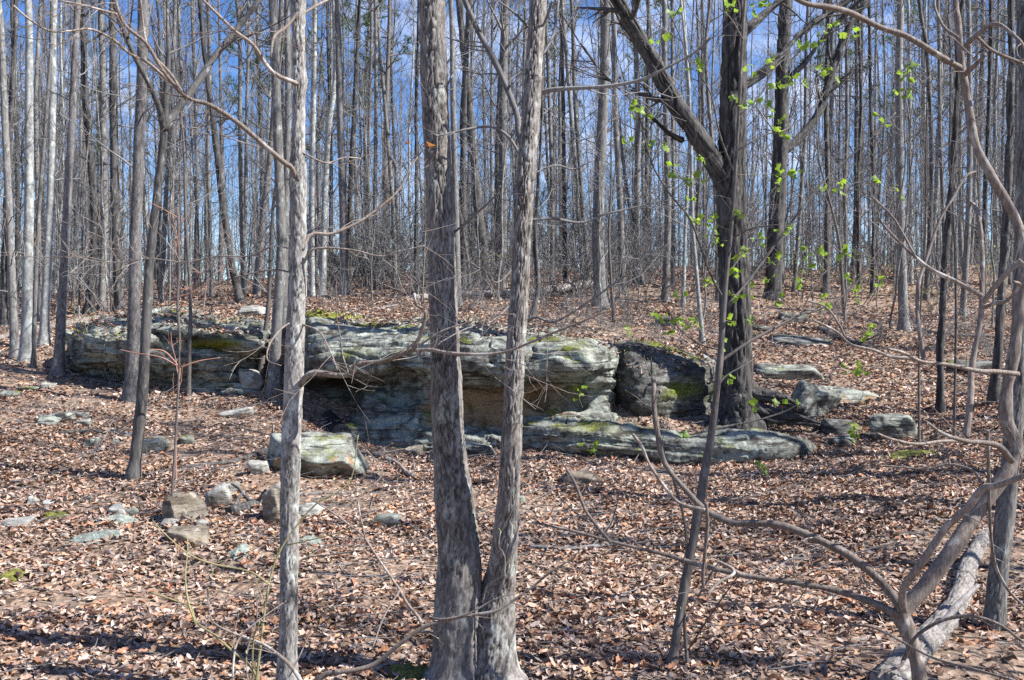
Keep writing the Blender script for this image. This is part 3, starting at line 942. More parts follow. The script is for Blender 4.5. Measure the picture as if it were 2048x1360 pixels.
rock('rock', 128, 1078, 20, 15, 29, 'tanstone', 'small yellowish stone left of the lichen crust', 9, .8)
rock('rock', 216, 1048, 14, 12, 30, 'tanstone', 'small yellowish stone on the lichen crust', 9, .8)
rock('rock', 90, 1140, 20, 15, 31, 'tanstone', 'round yellow-brown stone in the open leaves lower left', 9, .8)
rock('rock', 178, 896, 44, 22, 32, 'rock', 'mossy little rock left of the lichen-green rock', 18, .8)
rock('rock', 372, 888, 32, 20, 34, 'rock', 'pale lichened stone right of the lichen-green rock', 18, .8)
rock('rock', 402, 1095, 36, 16, 35, 'tanstone', 'low mossy brown stone below the dark brown flat stone', 18, .8)
rock('rock', 468, 834, 70, 22, 36, 'stone', 'tan slab lying flat in the shade of a slim trunk before the layered boulder', 18, .8, .1, .1)
rock('rock', 826, 912, 42, 26, 37, 'tanstone', 'small tan stone at the foot of the outcrop left of the forked tree', 18, .8, -.3)
rock('rock', 876, 925, 38, 48, 38, 'rock', 'greenish stone peeking out left of the forked tree', 18, .8)
rock('rock', 945, 913, 92, 40, 39, 'rock', 'pale green lichened slab between the two stems of the forked tree', 34, .7, .1, -.28)
rock('rock', 1165, 972, 92, 38, 40, 'tanstone', 'brown wedge-shaped slab lying in the leaves below the low ledge', 34, .5, -.1, -.16, 18)
rock('rock', 775, 1054, 66, 30, 41, 'rockd', 'low mossy rock alone in the leaves left of the forked tree', 18, .8)
rock('rock', 1040, 1005, 26, 18, 42, 'rock', 'little grey stone at the right side of the forked tree', 9, .8)
rock('boulder', 1632, 832, 96, 62, 43, 'rock', 'tilted pale green boulder just right of the oak roots', 34, .8, .35, -.28, 12, 0, .08)
rock('boulder', 1792, 880, 98, 54, 44, 'rock', 'wedge-shaped boulder with a dark hollow beneath it on the right', 34, .8, -.2, .10, 14, .2, .10)
rock('rock', 1690, 868, 76, 30, 45, 'rockd', 'low dark rock between the tilted boulder and the wedge-shaped boulder', 18, .8, .2)
rock('rock', 1690, 894, 58, 24, 46, 'rockd', 'mossy flat rock in front of the low dark rock', 18, .8)
rock('rock', 1580, 758, 145, 34, 48, 'rock', 'long grey slab right behind the oak trunk', 34, .5, .0, -.02, 10)
rock('rock', 1708, 803, 145, 26, 49, 'rock', 'yellowish flat ledge behind the tilted pale green boulder', 34, .6, .0, -.12, 12, .8)
rock('rock', 1600, 690, 130, 17, 50, 'rockd', 'thin dark slab on the slope behind the oak', 34, .6, 0, -.06)
rock('rock', 1528, 664, 52, 14, 51, 'rockd', 'small moss-topped slab beside the oak trunk', 18, .7)
rock('rock', 1590, 646, 60, 24, 52, 'rockd', 'weathered rock hump farther up the slope behind the oak', 18, .7, 0, -.15)
rock('rock', 1330, 655, 48, 28, 53, 'rockd', 'squat rock on the slope above the rounded dark boulder', 18, .8)
rock('rock', 1955, 742, 120, 26, 54, 'rockd', 'mossy low slab by the far right trunks', 18, .6)
rock('rock', 500, 634, 80, 22, 55, 'stone', 'white slab lying on the crest above the layered boulder', 18, .8, .1, .04)
rock('rock', 192, 676, 40, 18, 56, 'tanstone', 'tan slab by the left end of the layered boulder', 18, .8, 0, .2)
rock('rock', 140, 686, 44, 28, 57, 'rock', 'grey rock between the pale trunks and the layered boulder', 18, .8)
rock('rock', 242, 655, 28, 18, 59, 'stone', 'small stone on the crest beside the plated pine trunk', 9, .8)
rock('rock', 95, 778, 36, 16, 60, 'stone', 'low white stone at the foot of the dark trunk on the left', 18, .8)
rock('rock', 55, 782, 50, 12, 61, 'rock', 'thin flat stone left of the low white stone', 9, .8)
rock('rock', 15, 795, 40, 14, 62, 'rock', 'flat grey stone on the leaves at the far left edge', 9, .8)
rock('rock', 1110, 668, 60, 14, 63, 'rock', 'flat lichened stone on the slope above the outcrop', 18, .8)
rock('rock', 332, 655, 95, 26, 64, 'rock', 'smooth pale green slab capping the layered boulder', 34, .7, 0, -.04, 10, 0, 0, 15.2)
rock('rock', 500, 782, 50, 62, 65, 'stone', 'upright tan-sided block propping the right end of the layered boulder', 18, .7, .3, .1, 14, .6)

# ------------------------------------------------------------------ trees
def tree_pts(pix_pts, d, drift=0.0):
    n = len(pix_pts)
    return np.array([P(px, py, d + drift * i / max(1, n - 1)) for i, (px, py) in enumerate(pix_pts)])

HERO = {'hickory': (72, 620), 'scaly': (56, 520), 'oak': (96, 420)}
def tree(name, label, bark, pp, w0, w1, d=None, H=None, seed=1, flare=1.35, n1=26, t0=.45, L1=2.4, n2=4, n3=4, relief=None, sides=14, rings=90,
         limbs=(), twig='twig', group=None, drift=0.0, cat='tree', low=0, lowL=1.2, ang=.95):
    """tree traced from the photo: pp = trunk pixels from the ground up, w0 / w1 = trunk widths in pixels"""
    rng = np.random.default_rng(seed)
    if d is None:
        d = ground_at(*pp[0])[1]
    pts = tree_pts(pp, d, drift)
    gz = float(hz(pts[0, 0], pts[0, 1]))
    pts[0, 2] = gz
    r0, r1 = w0 * d / F / 2, w1 * d / F / 2
    s = np.concatenate([[0], np.cumsum(np.linalg.norm(np.diff(pts, axis=0), axis=1))])
    rad = r0 + (r1 - r0) * s / s[-1]
    if H is None:
        H = max(9.0, 60 * r0 + 6) + rng.uniform(0, 2)
    # carry the stem on above the picture
    dirv = norm(pts[-1] - pts[-2])
    top, tr_ = [], []
    rem = max(1.0, H - (pts[-1, 2] - gz))
    p = pts[-1].copy()
    for k in range(1, 6):
        dirv = norm(dirv * .8 + np.array([rng.normal(0, .05), rng.normal(0, .05), .25]))
        p = p + dirv * rem / 5
        top.append(p.copy())
        tr_.append(max(.012, r1 * (1 - k / 5.2)))
    full = np.vstack([pts[0] - [0, 0, .35], pts[0], pts[0] + (pts[1] - pts[0]) * min(.4, .3 / max(.3, s[1])), pts[1:], top])
    rr = np.concatenate([[r0 * flare * 1.15, r0 * flare, r0 * (1 + (flare - 1) * .15)], rad[1:], tr_])
    root = link(name, None, loc=pts[0])
    tag(root, label, cat, group)
    mb = MB()
    rel = relief or bark
    Pp, R = relief_tube(mb, full, rr, sides, rings, rel, seed)
    mb.build('trunk', M[bark], root, pts[0])
    # limbs traced from the photo
    for li, lb in enumerate(limbs):
        lp, lw0, lw1 = lb[0], lb[1], lb[2]
        dd = lb[3] if len(lb) > 3 else 0.0
        lps = tree_pts(lp, d, dd)
        lr = np.linspace(lw0, lw1, len(lp)) * d / F / 2
        ext = norm(lps[-1] - lps[-2])
        lps = np.vstack([lps, lps[-1] + ext * .8, lps[-1] + ext * 1.6 + [0, 0, .3]])
        lr = np.concatenate([lr, [lr[-1] * .8, lr[-1] * .4]])
        m2 = MB()
        LP, LR = relief_tube(m2, lps, lr, max(8, sides // 2), max(40, rings // 3), rel, seed + 50 + li)
        crown(m2, rng, LP, LR, 10, .25, .98, .9, .8, 4, 3, .0035 * d / 12, .3, .45)
        m2.build('limb', M[bark], root, pts[0])
    # crown of bare branches
    m3 = MB()
    sub = slice(0, len(Pp), max(1, len(Pp) // 40))
    crown(m3, rng, Pp[sub], R[sub], n1, t0, .99, L1, ang, n2, n3, .0015 + .00014 * d, .5, .42)
    if low:
        crown(m3, rng, Pp[sub], R[sub], low, .10, t0, lowL, 1.25, 4, 4, .0014 + .00022 * d, .15, .18)
    m3.build('crown', M[twig], root, pts[0])
    return root, Pp, R

# --- the oak and its darker neighbour
tree('oak_tree', 'massive dark furrowed oak with a thick limb slanting up left', 'oak',
     [(1474, 845), (1473, 760), (1471, 660), (1469, 560), (1463, 450), (1462, 380), (1465, 250), (1468, 120), (1470, 0)], 70, 47, 13.0, 15, 5, 1.7,
     18, .5, 3.2, 5, 4, 'oak', 96, 340,
     limbs=[([(1458, 385), (1440, 345), (1405, 288), (1365, 230), (1335, 180), (1305, 120), (1270, 60), (1235, 0)], 44, 26, -.3),
            ([(1365, 280), (1340, 268), (1300, 232)], 14, 7, -.2),
            ([(1478, 175), (1520, 150), (1560, 112), (1610, 60), (1690, 5)], 22, 13, .5),
            ([(1476, 75), (1510, 45), (1550, 10)], 22, 15, .3)], twig='twig')
tree('oak_tree', 'dark leaning oak behind the big oak with a limb rising right', 'dark',
     [(1545, 548), (1552, 450), (1558, 350), (1562, 250), (1566, 120), (1572, 0)], 34, 26, 23.5, 17, 6, 1.4, 18, .5, 3, 5, 4, 'oak', 30, 160,
     limbs=[([(1563, 305), (1600, 275), (1640, 220), (1668, 130), (1700, 50), (1735, 0)], 20, 13, 1.0),
            ([(1566, 170), (1610, 125), (1650, 70), (1700, 20)], 13, 8, -.5)])

# --- trunks of the middle distance: (bark, label, pixels from the base up, width low, width high, distance, branches low)
MID = [
    ('grey', 'pale grey trunk leaning left at the far left edge', [(30, 716), (24, 560), (16, 380), (8, 200), (2, 60)], 20, 15, None, 3),
    ('pale', 'pale smooth beech-like trunk, first of the two palest on the left', [(52, 720), (55, 560), (58, 400), (58, 200), (56, 0)], 26, 17, None, 2),
    ('pale', 'pale smooth trunk just left of the dark pine trunk', [(88, 693), (93, 560), (101, 400), (105, 200), (109, 0)], 22, 15, None, 2),
    ('grey', 'very slender stem between the two pale smooth trunks', [(67, 735), (70, 600), (78, 420), (90, 260), (102, 90), (104, 0)], 10, 8, None, 3),
    ('pine', 'nearly black straight trunk on the left in front of the far log', [(115, 752), (125, 600), (135, 400), (146, 200), (156, 0)], 25, 16, None, 2),
    ('dark', 'dark trunk cut by the left edge of the picture', [(8, 655), (10, 480), (20, 260), (28, 120), (32, 0)], 17, 13, 21.0, 2),
    ('grey', 'brownish twin stem leaning out behind the pale trunks', [(80, 640), (76, 420), (72, 200), (78, 60), (82, 0)], 12, 9, 21.5, 3),
    ('dark', 'dark crooked trunk with a bend behind the long fallen log', [(178, 622), (190, 470), (183, 330), (172, 220), (166, 60), (164, 0)], 22, 14, 22.0, 2),
    ('grey', 'grey trunk next to the dark crooked trunk', [(203, 618), (209, 430), (206, 250), (205, 120), (203, 0)], 17, 15, 22.5, 2),
    ('dark', 'thick dark-footed trunk left of the plated pine', [(240, 612), (231, 430), (227, 250), (226, 100), (225, 0)], 24, 17, 22.0, 2),
    ('pine', 'pine trunk with pale scaly plates left of the layered boulder centre', [(263, 800), (268, 640), (271, 480), (277, 320), (284, 160), (286, 0)], 32, 25, None, 1),
    ('grey', 'thin reddish-grey trunk directly right of the forked slim tree', [(322, 598), (330, 430), (338, 300), (345, 150), (350, 0)], 12, 9, 23.0, 3),
    ('grey', 'slim straight trunk rising behind the layered boulder', [(372, 580), (372, 400), (368, 250), (360, 100), (356, 0)], 10, 8, 25.0, 3),
    ('dark', 'leaning dark trunk with a curved foot on the crest', [(481, 598), (462, 520), (445, 400), (432, 290), (414, 140), (400, 0)], 19, 13, 21.5, 2),
    ('grey', 'thin trunk right of the leaning dark trunk', [(488, 575), (483, 420), (480, 250), (480, 100), (474, 0)], 12, 9, 25.0, 3),
    ('pine', 'reddish scaly trunk leaning right behind the foreground stem', [(512, 570), (522, 470), (534, 370), (545, 260), (552, 150)], 18, 14, 24.0, 2),
    ('grey', 'grey trunk with a shadow collar left of the thin foreground stem', [(546, 788), (554, 640), (563, 500), (558, 340), (552, 180), (545, 0)], 27, 21, None, 3),
    ('grey', 'darker companion trunk pressed behind the thin foreground stem', [(566, 730), (569, 560), (572, 400), (576, 200), (574, 0)], 17, 14, 16.0, 2),
    ('pale', 'pale thin trunk, first right of the thin foreground stem', [(625, 572), (624, 400), (627, 220), (630, 0)], 14, 10, 22.0, 3),
    ('pale', 'pale curving trunk that forks right of the thin foreground stem', [(645, 572), (649, 420), (657, 260), (671, 150), (668, 0)], 15, 12, 22.0, 3),
    ('pine', 'knobbly plated pine trunk right of the pale curving trunk', [(688, 568), (686, 420), (681, 250), (677, 100), (674, 0)], 21, 16, 21.5, 2),
    ('dark', 'dark straight trunk leaning against the knobbly pine trunk', [(696, 565), (702, 360), (710, 200), (718, 30), (720, 0)], 15, 11, 22.5, 2),
    ('grey', 'pencil-thin straight trunk halfway to the forked tree', [(747, 560), (750, 380), (752, 200), (750, 0)], 10, 8, 24.0, 3),
    ('grey', 'thin trunk leaning left halfway to the forked tree', [(790, 560), (786, 420), (774, 260), (762, 120), (752, 0)], 11, 8, 24.5, 3),
    ('dark', 'thin dark trunk close left of the forked tree', [(832, 560), (833, 400), (833, 200), (838, 0)], 11, 9, 24.0, 3),
    ('grey', 'lichened trunk half hidden behind the forked tree left stem', [(916, 590), (911, 400), (906, 200), (901, 0)], 17, 12, 19.5, 1),
    ('dark', 'stout dark trunk leaning left with a black stump at its foot', [(974, 552), (957, 420), (943, 260), (930, 120), (918, 0)], 26, 18, 23.0, 2),
    ('dark', 'upright dark trunk crossing the stout leaning one', [(929, 562), (926, 420), (926, 260), (931, 120), (938, 0)], 20, 15, 22.5, 2),
    ('grey', 'lichen-flecked straight trunk between the stems of the forked tree', [(1004, 558), (1006, 400), (1006, 200), (1012, 0)], 22, 17, 24.0, 2),
    ('dark', 'small dark crooked tree close right of the forked tree', [(1064, 640), (1076, 570), (1070, 490), (1076, 380), (1082, 250), (1086, 120)], 13, 8, None, 5),
    ('grey', 'thin trunk second right of the forked tree', [(1104, 560), (1104, 380), (1098, 180), (1090, 0)], 11, 9, 24.5, 3),
    ('dark', 'thin dark upright trunk left of the tall grey trunk', [(1130, 556), (1128, 380), (1126, 180), (1121, 0)], 12, 9, 25.0, 3),
    ('grey', 'thin grey trunk leaning left, its top crossing a dark one', [(1168, 556), (1152, 360), (1137, 160), (1124, 0)], 12, 9, 24.5, 3),
    ('grey', 'thin grey trunk leaning left beside the tall grey trunk', [(1178, 558), (1163, 380), (1150, 200), (1143, 0)], 11, 9, 24.0, 3),
    ('grey', 'tall stout grey trunk between the forked tree and the oak', [(1201, 597), (1196, 460), (1202, 300), (1209, 150), (1213, 0)], 30, 23, 20.0, 2),
    ('grey', 'slim trunk right behind the tall stout grey trunk', [(1246, 562), (1240, 400), (1231, 220), (1228, 60), (1226, 0)], 17, 13, 22.5, 3),
    ('grey', 'grey trunk second right of the tall stout grey trunk', [(1272, 552), (1274, 380), (1276, 220), (1270, 60), (1268, 0)], 16, 12, 24.5, 3),
    ('grey', 'thin leaning trunk crossing behind the slim trunk', [(1286, 548), (1265, 450), (1248, 340), (1238, 240)], 10, 7, 24.5, 3),
    ('grey', 'scaly trunk under the slanting oak limb', [(1330, 576), (1336, 420), (1332, 240), (1329, 100), (1328, 0)], 17, 13, 21.5, 3),
    ('grey', 'thin trunk right beside the scaly trunk under the oak limb', [(1346, 556), (1347, 380), (1345, 200), (1344, 0)], 10, 8, 25.0, 3),
    ('pale', 'whitish slim trunk left of the oak', [(1405, 690), (1396, 580), (1386, 460), (1383, 350), (1380, 240), (1374, 120)], 11, 7, None, 5),
    ('pale', 'second whitish slim stem leaning up behind the first by the oak', [(1366, 562), (1372, 420), (1380, 280), (1374, 140), (1366, 0)], 9, 7, 21.0, 4),
    ('grey', 'short pale trunk close left of the oak', [(1436, 600), (1434, 480), (1428, 330), (1412, 120), (1420, 0)], 12, 8, 22.0, 4),
    ('grey', 'thin trunk just right of the dark leaning oak', [(1588, 548), (1600, 420), (1610, 260), (1612, 100), (1616, 0)], 10, 8, 25.0, 3),
    ('dark', 'dark straight trunk right of the leaning oak limb', [(1652, 540), (1655, 380), (1652, 200), (1658, 0)], 15, 11, 25.0, 3),
    ('grey', 'thin grey trunk third right of the leaning oak', [(1694, 545), (1690, 380), (1694, 220), (1690, 0)], 11, 8, 25.5, 3),
    ('dark', 'dark slim trunk left of the lichen-sided trunk', [(1745, 560), (1748, 400), (1742, 220), (1738, 0)], 11, 9, 25.0, 3),
    ('grey', 'straight trunk with white lichen on its right side', [(1808, 628), (1802, 480), (1799, 300), (1798, 120), (1800, 0)], 22, 16, 19.0, 2),
    ('dark', 'dark knotted trunk right of the lichen-sided trunk', [(1852, 570), (1862, 420), (1862, 240), (1852, 90), (1838, 0)], 13, 10, 23.5, 3),
    ('dark', 'dark trunk at the right with its foot in open leaves', [(1880, 828), (1880, 700), (1888, 560), (1900, 400), (1912, 230), (1918, 60)], 19, 13, None, 3),
    ('dark', 'dark trunk nearest the right edge behind the crooked tree', [(1986, 806), (1997, 690), (2004, 560), (2014, 400), (2020, 200), (2022, 0)], 22, 17, None, 2),
    ('grey', 'thin grey trunk far right before the dark mass of stems', [(1925, 600), (1936, 450), (1940, 260), (1938, 80), (1936, 0)], 14, 11, 21.0, 3),
    ('dark', 'slim dark trunk at the right edge deep in the wood', [(1966, 575), (1970, 400), (1978, 200), (1982, 0)], 13, 10, 23.5, 3),
    ('grey', 'slender grey trunk at the very right edge of the wood', [(2034, 580), (2036, 400), (2034, 200), (2040, 0)], 12, 10, 24.0, 3),
    ('dark', 'thin dark trunk right of the thin grey trunk by the leaning oak', [(1718, 552), (1716, 380), (1722, 200), (1716, 0)], 10, 8, 26.0, 3),
    ('grey', 'thin grey stem right of the dark knotted trunk', [(1892, 572), (1886, 420), (1880, 250), (1878, 60), (1876, 0)], 10, 8, 25.0, 3),
    ('grey', 'thin trunk half hidden just left of the plated pine base', [(146, 610), (150, 480), (160, 360), (162, 240)], 8, 6, 24.0, 3),
    ('grey', 'thin straight trunk right of the slim trunk behind the layered boulder', [(424, 585), (420, 440), (416, 300), (420, 150), (416, 0)], 9, 7, 25.0, 3),
]
for k, (bk, lab, pp, w0, w1, d, low) in enumerate(MID):
    dd = d if d else ground_at(*pp[0])[1]
    tree('bare_tree' if bk != 'pine' else 'pine_tree', lab, bk, pp, w0 * .84, w1 * .80, d, 14 + (k * 37 % 7), 100 + k, 1.55, 20, .42, 2.2, 4, 4,
         None if bk not in ('dark',) else 'oak', 14, 100, low=low + 3, lowL=1.1, drift=.15)

tree('bare_tree', 'slim brown tree forking into two dark arms before the layered boulder', 'dark',
     [(267, 955), (275, 880), (285, 780), (293, 640), (300, 520), (314, 390), (324, 300), (329, 255)], 24, 14, None, 5.2, 61, 1.4, 4, .75, 1.0, 3, 3, 'smooth', 26, 200,
     limbs=[([(328, 262), (318, 215), (300, 172), (272, 118), (235, 30), (225, -40)], 13, 8, -.4),
            ([(328, 260), (350, 225), (395, 165), (432, 110), (480, 50), (522, -5)], 17, 11, .5)], low=0)
tree('sapling', 'thin sapling standing close before the middle of the layered boulder', 'sapling', [(377, 792), (379, 700), (381, 600), (372, 450), (368, 300)], 9, 5, None, 6, 62, 1.3, 12, .4, 1.0, 3, 3, 'smooth', 10, 50, cat='sapling')
tree('sapling', 'thin curved sapling at the right end of the layered boulder', 'sapling', [(520, 768), (527, 690), (537, 610), (540, 540), (545, 430)], 12, 6, None, 6, 63, 1.3, 12, .4, 1.0, 3, 3, 'smooth', 10, 50, cat='sapling')
tree('sapling', 'pencil-thin sapling growing beside the blocky brown boulder', 'sapling', [(340, 1045), (346, 960), (352, 860), (358, 730)], 6, 4, None, 2.6, 64, 1.2, 8, .5, .6, 3, 2, 'smooth', 8, 40, twig='reddish', cat='sapling')
tree('sapling', 'thin pale sapling in the leaves far right', 'sapling', [(1908, 858), (1910, 760), (1912, 650), (1910, 520), (1905, 400)], 6, 4, 11.8, 5, 65, 1.2, 10, .4, .8, 3, 3, 'smooth', 8, 40, cat='sapling')
tree('sapling', 'thin dark sapling below the pale stem at the right', 'sapling', [(1838, 862), (1838, 760), (1838, 690), (1842, 600)], 6, 4, 11.8, 4, 66, 1.2, 10, .4, .8, 3, 3, 'smooth', 8, 40, cat='sapling')
tree('sapling', 'slim sapling left of the oak on the slope above the rounded boulder', 'sapling', [(1228, 645), (1222, 560), (1218, 470), (1222, 380)], 7, 4, None, 5, 67, 1.2, 10, .4, .9, 3, 3, 'smooth', 8, 40, cat='sapling')
tree('sapling', 'slim leaning sapling right of the oak on the slope', 'sapling', [(1690, 640), (1684, 560), (1676, 470), (1640, 330)], 8, 4, None, 5, 68, 1.2, 10, .4, .9, 3, 3, 'smooth', 8, 40, cat='sapling')
tree('sapling', 'thin sapling at the crest between the outcrop and the forked tree', 'sapling', [(940, 590), (935, 520), (920, 430), (900, 350)], 9, 5, None, 6, 69, 1.2, 10, .4, .9, 3, 3, 'smooth', 8, 40, cat='sapling')

# --- hand-traced branches on the near trees
def branch_set(name, root, org, d, polys, mat, seed, twigs=3, tlen=.28, rmin=.0011, n3=2, relief='none', drift=None):
    """each poly: (pixels, width px at start, width px at end, depth change) -> one branch mesh with its own twigs"""
    rng = np.random.default_rng(seed)
    out = []
    for k, (pp, w0, w1, dz) in enumerate(polys):
        n = len(pp)
        d0 = d if not isinstance(d, (list, tuple)) else d[k]
        pts = np.array([P(a, b, d0 + dz * i / (n - 1)) for i, (a, b) in enumerate(pp)])
        rad = np.linspace(w0, w1, n) * d0 / F / 2
        mb = MB()
        ln = np.linalg.norm(np.diff(pts, axis=0), axis=1).sum()
        wob = rng.normal(0, .006, (n, 3)); wob[0] = 0
        LP, LR = relief_tube(mb, pts + wob, rad, 9, int(max(16, ln * 40)), relief, seed + k)
        nt_ = int(max(1, twigs * ln / .6))
        b, dr, Ln, r = sprout(rng, LP[None], LR[None], nt_, .15, 1.0, .8, 0, .42)
        Ln = tlen * rng.uniform(.4, 1.4, nt_)
        P1, R1 = grow(rng, b, dr, Ln, np.maximum(r * .8, rmin), 6, .15, .16, .45)
        mb.add(*tubes(P1, R1, 5))
        if n3:
            b, dr, Ln, r = sprout(rng, P1, R1, n3, .25, .95, .75, .5, .7)
            P2, R2 = grow(rng, b, dr, Ln, np.maximum(r * .8, rmin * .8), 4, .1, .18, .5)
            mb.add(*tubes(P2, R2, 4))
        mb.build(name, mat, root, org)
        out.append((LP, LR, P1))
    return out

# the forked hickory in the middle
FD = 4.95
base = P(950, 1362, FD)
base[2] = float(hz(base[0], base[1]))
fork = link('hickory_tree', None, loc=base)
tag(fork, 'forked shaggy-barked tree with two stems rising from one base in the centre', 'tree')
def stem(rows, extra, seed, name):
    pts = np.array([P((a + b) / 2, y, FD + dz) for y, a, b, dz in rows])
    rad = np.array([(b - a) / 2 * FD / F for y, a, b, dz in rows])
    pts = np.vstack([pts[0] - [0, 0, .3], pts, extra])
    rad = np.concatenate([[rad[0] * 1.05], rad, rad[-1] * np.linspace(.9, .2, len(extra))])
    mb = MB()
    vis = np.linalg.norm(np.diff(pts[:len(rows) + 1], axis=0), axis=1).sum()
    # dense rings in view, continuing above it
    a = relief_tube(mb, pts, rad, 92, 640, 'hickory', seed, True, .035)
    mb.build(name, M['hickory'], fork, base)
    return a
LS = stem([(1385, 838, 985, 0), (1345, 856, 975, 0), (1300, 866, 968, 0), (1230, 868, 966, 0), (1170, 872, 966, 0), (1100, 877, 962, 0), (1040, 872, 953, 0), (985, 868, 947, 0), (940, 868, 938, 0), (870, 865, 930, 0), (780, 863, 924, 0),
           (600, 858, 915, .03), (400, 852, 908, .06), (200, 843, 898, .1), (0, 838, 889, .14)],
          np.array([P(855, -300, 5.15), P(850, -700, 5.3), P(856, -1300, 5.4), P(850, -2000, 5.5)]), 71, 'trunk')
RS = stem([(1385, 918, 1062, 0), (1345, 930, 1042, 0), (1300, 942, 1033, 0), (1230, 953, 1031, 0), (1170, 966, 1032, 0), (1100, 982, 1034, -.06), (1000, 995, 1039, -.11), (900, 1001, 1042, -.15), (780, 1008, 1046, -.16), (600, 1020, 1056, -.15), (400, 1031, 1066, -.12),
           (200, 1046, 1082, -.06), (0, 1060, 1094, .02)],
          np.array([P(1095, -300, 5.1), P(1115, -700, 5.4), P(1120, -1300, 5.6), P(1150, -1900, 5.7)]), 72, 'second_stem')
mb = MB()
rng = np.random.default_rng(9)
for Pp_, R_ in (LS, RS):
    crown(mb, rng, Pp_[::30], R_[::30], 14, .52, .99, 1.8, .9, 4, 3, .002, .5, .4)
mb.build('crown', M['twig'], fork, base)
branch_set('branch', fork, base, 5.05, [
    ([(1047, 300), (1040, 262), (1035, 232), (1012, 180), (985, 110), (962, 68), (935, 8), (920, -40)], 13, 10, .3),
    ([(1045, 320), (1020, 275), (985, 256), (940, 258), (880, 268), (860, 262)], 6, 3, -.2),
    ([(1078, 188), (1100, 178), (1140, 178), (1190, 176), (1240, 170), (1290, 160), (1325, 142), (1390, 105), (1430, 70)], 10, 4, -.3),
    ([(1062, 440), (1110, 436), (1160, 446), (1210, 430), (1260, 420), (1330, 400)], 7, 3, .3),
    ([(1050, 645), (1075, 632), (1110, 640), (1180, 600), (1240, 560), (1280, 540)], 6, 3, -.4),
    ([(1075, 130), (1068, 75), (1085, 45), (1100, 0)], 6, 5, -.2),
    ([(1085, 110), (1105, 60), (1120, 0)], 6, 5, .2),
    ([(1062, 60), (1030, 20), (1000, 0)], 5, 3, -.2),
    ([(1040, 520), (1000, 560), (970, 545), (935, 520)], 4, 2, -.3),
    ([(1030, 600), (985, 640), (930, 660), (880, 690)], 4, 2, -.4),
    ([(1060, 350), (1110, 330), (1150, 338), (1185, 320)], 4, 2, .2),
    ([(890, 480), (930, 455), (985, 400), (1000, 375)], 5, 3, -.3),
    ([(880, 215), (900, 160), (925, 120)], 5, 3, .2),
], M['twig'], 201, 7, .34, .0015, 3)

# the thin foreground stem left of it
SD = 4.65
sb = P(574, 1410, SD)
sb[2] = float(hz(sb[0], sb[1]))
stem_root = link('bare_tree', None, loc=sb)
tag(stem_root, 'thin foreground tree with pale flaky bark left of the forked tree', 'tree')
rows = [(1412, 46), (1300, 40), (1200, 37), (1100, 38), (1000, 38), (880, 37), (760, 36), (650, 35), (560, 33), (440, 31), (345, 36), (300, 30), (200, 29), (163, 36), (120, 30), (0, 28)]
xs = [574, 576, 578, 579, 580, 583, 588, 592, 596, 597, 596, 597, 598, 599, 597, 597]
pts = np.array([P(x, y, SD) for x, (y, w) in zip(xs, rows)] + [P(600, -300, SD + .1), P(590, -700, SD), P(596, -1200, SD + .2), P(600, -1800, SD)])
rad = np.array([w / 2 * SD / F for _, w in rows] + [.03, .024, .016, .008])
pts[0, 2] = sb[2] - .2
mb = MB()
SP, SR = relief_tube(mb, pts, rad, 56, 640, 'scaly', 81, True, .03)
mb.build('trunk', M['scaly'], stem_root, sb)
mb = MB()
crown(mb, np.random.default_rng(10), SP[::30], SR[::30], 14, .55, .99, 1.3, .9, 4, 3, .002, .5, .45)
mb.build('crown', M['twig'], stem_root, sb)
branch_set('branch', stem_root, sb, SD - .02, [
    ([(592, 358), (582, 330), (565, 318), (520, 283), (470, 240), (420, 212), (372, 200), (340, 165), (318, 128), (290, 85), (250, 50), (235, 0), (230, -40)], 10, 5, -.5),
    ([(372, 200), (345, 155), (300, 95), (290, 40), (275, 0)], 6, 3, -.2),
    ([(340, 165), (300, 128), (262, 105), (225, 78), (180, 58), (140, 60), (110, 66), (70, 48), (45, 30), (25, 10)], 6, 3, -.6),
    ([(240, 30), (210, 20), (160, 12), (120, 0)], 5, 3, -.2),
    ([(596, 168), (575, 163), (553, 150), (532, 125), (505, 88), (470, 62), (430, 30), (405, 0)], 9, 5, -.3),
    ([(600, 20), (575, 52), (548, 78), (542, 115)], 7, 4, -.2),
    ([(602, 30), (640, 8), (665, -10)], 6, 5, .2),
    ([(602, 770), (608, 757), (630, 748), (665, 750), (700, 748), (708, 735), (722, 727), (765, 724), (800, 708), (822, 700), (832, 688), (840, 660), (848, 630), (838, 606), (828, 590)], 12, 5, -.3),
    ([(822, 702), (855, 700), (900, 708), (960, 708), (1010, 702), (1060, 688), (1110, 668), (1165, 640), (1210, 622)], 8, 3, -.4),
    ([(840, 690), (885, 660), (925, 640), (990, 630), (1030, 622)], 4, 2, -.1),
    ([(605, 500), (625, 470), (660, 468), (705, 455), (745, 428), (790, 385), (818, 340), (845, 300)], 8, 3, .25),
    ([(608, 525), (630, 495), (700, 496), (760, 512), (800, 505), (850, 490)], 5, 2, -.1),
    ([(590, 500), (545, 492), (500, 508), (430, 516), (370, 526), (300, 518), (235, 522), (160, 508), (90, 516), (0, 508)], 3.4, 1.6, .8),
    ([(585, 545), (540, 540), (470, 555), (430, 570)], 4, 2, .3),
    ([(605, 305), (650, 328), (690, 320), (720, 315)], 4, 2, .2),
    ([(590, 640), (560, 655), (545, 690), (535, 720), (560, 730)], 4, 2, -.2),
    ([(606, 650), (640, 668), (660, 700), (672, 740)], 4, 2, -.3),
], M['brown'], 211, 6.5, .34, .0015, 3)

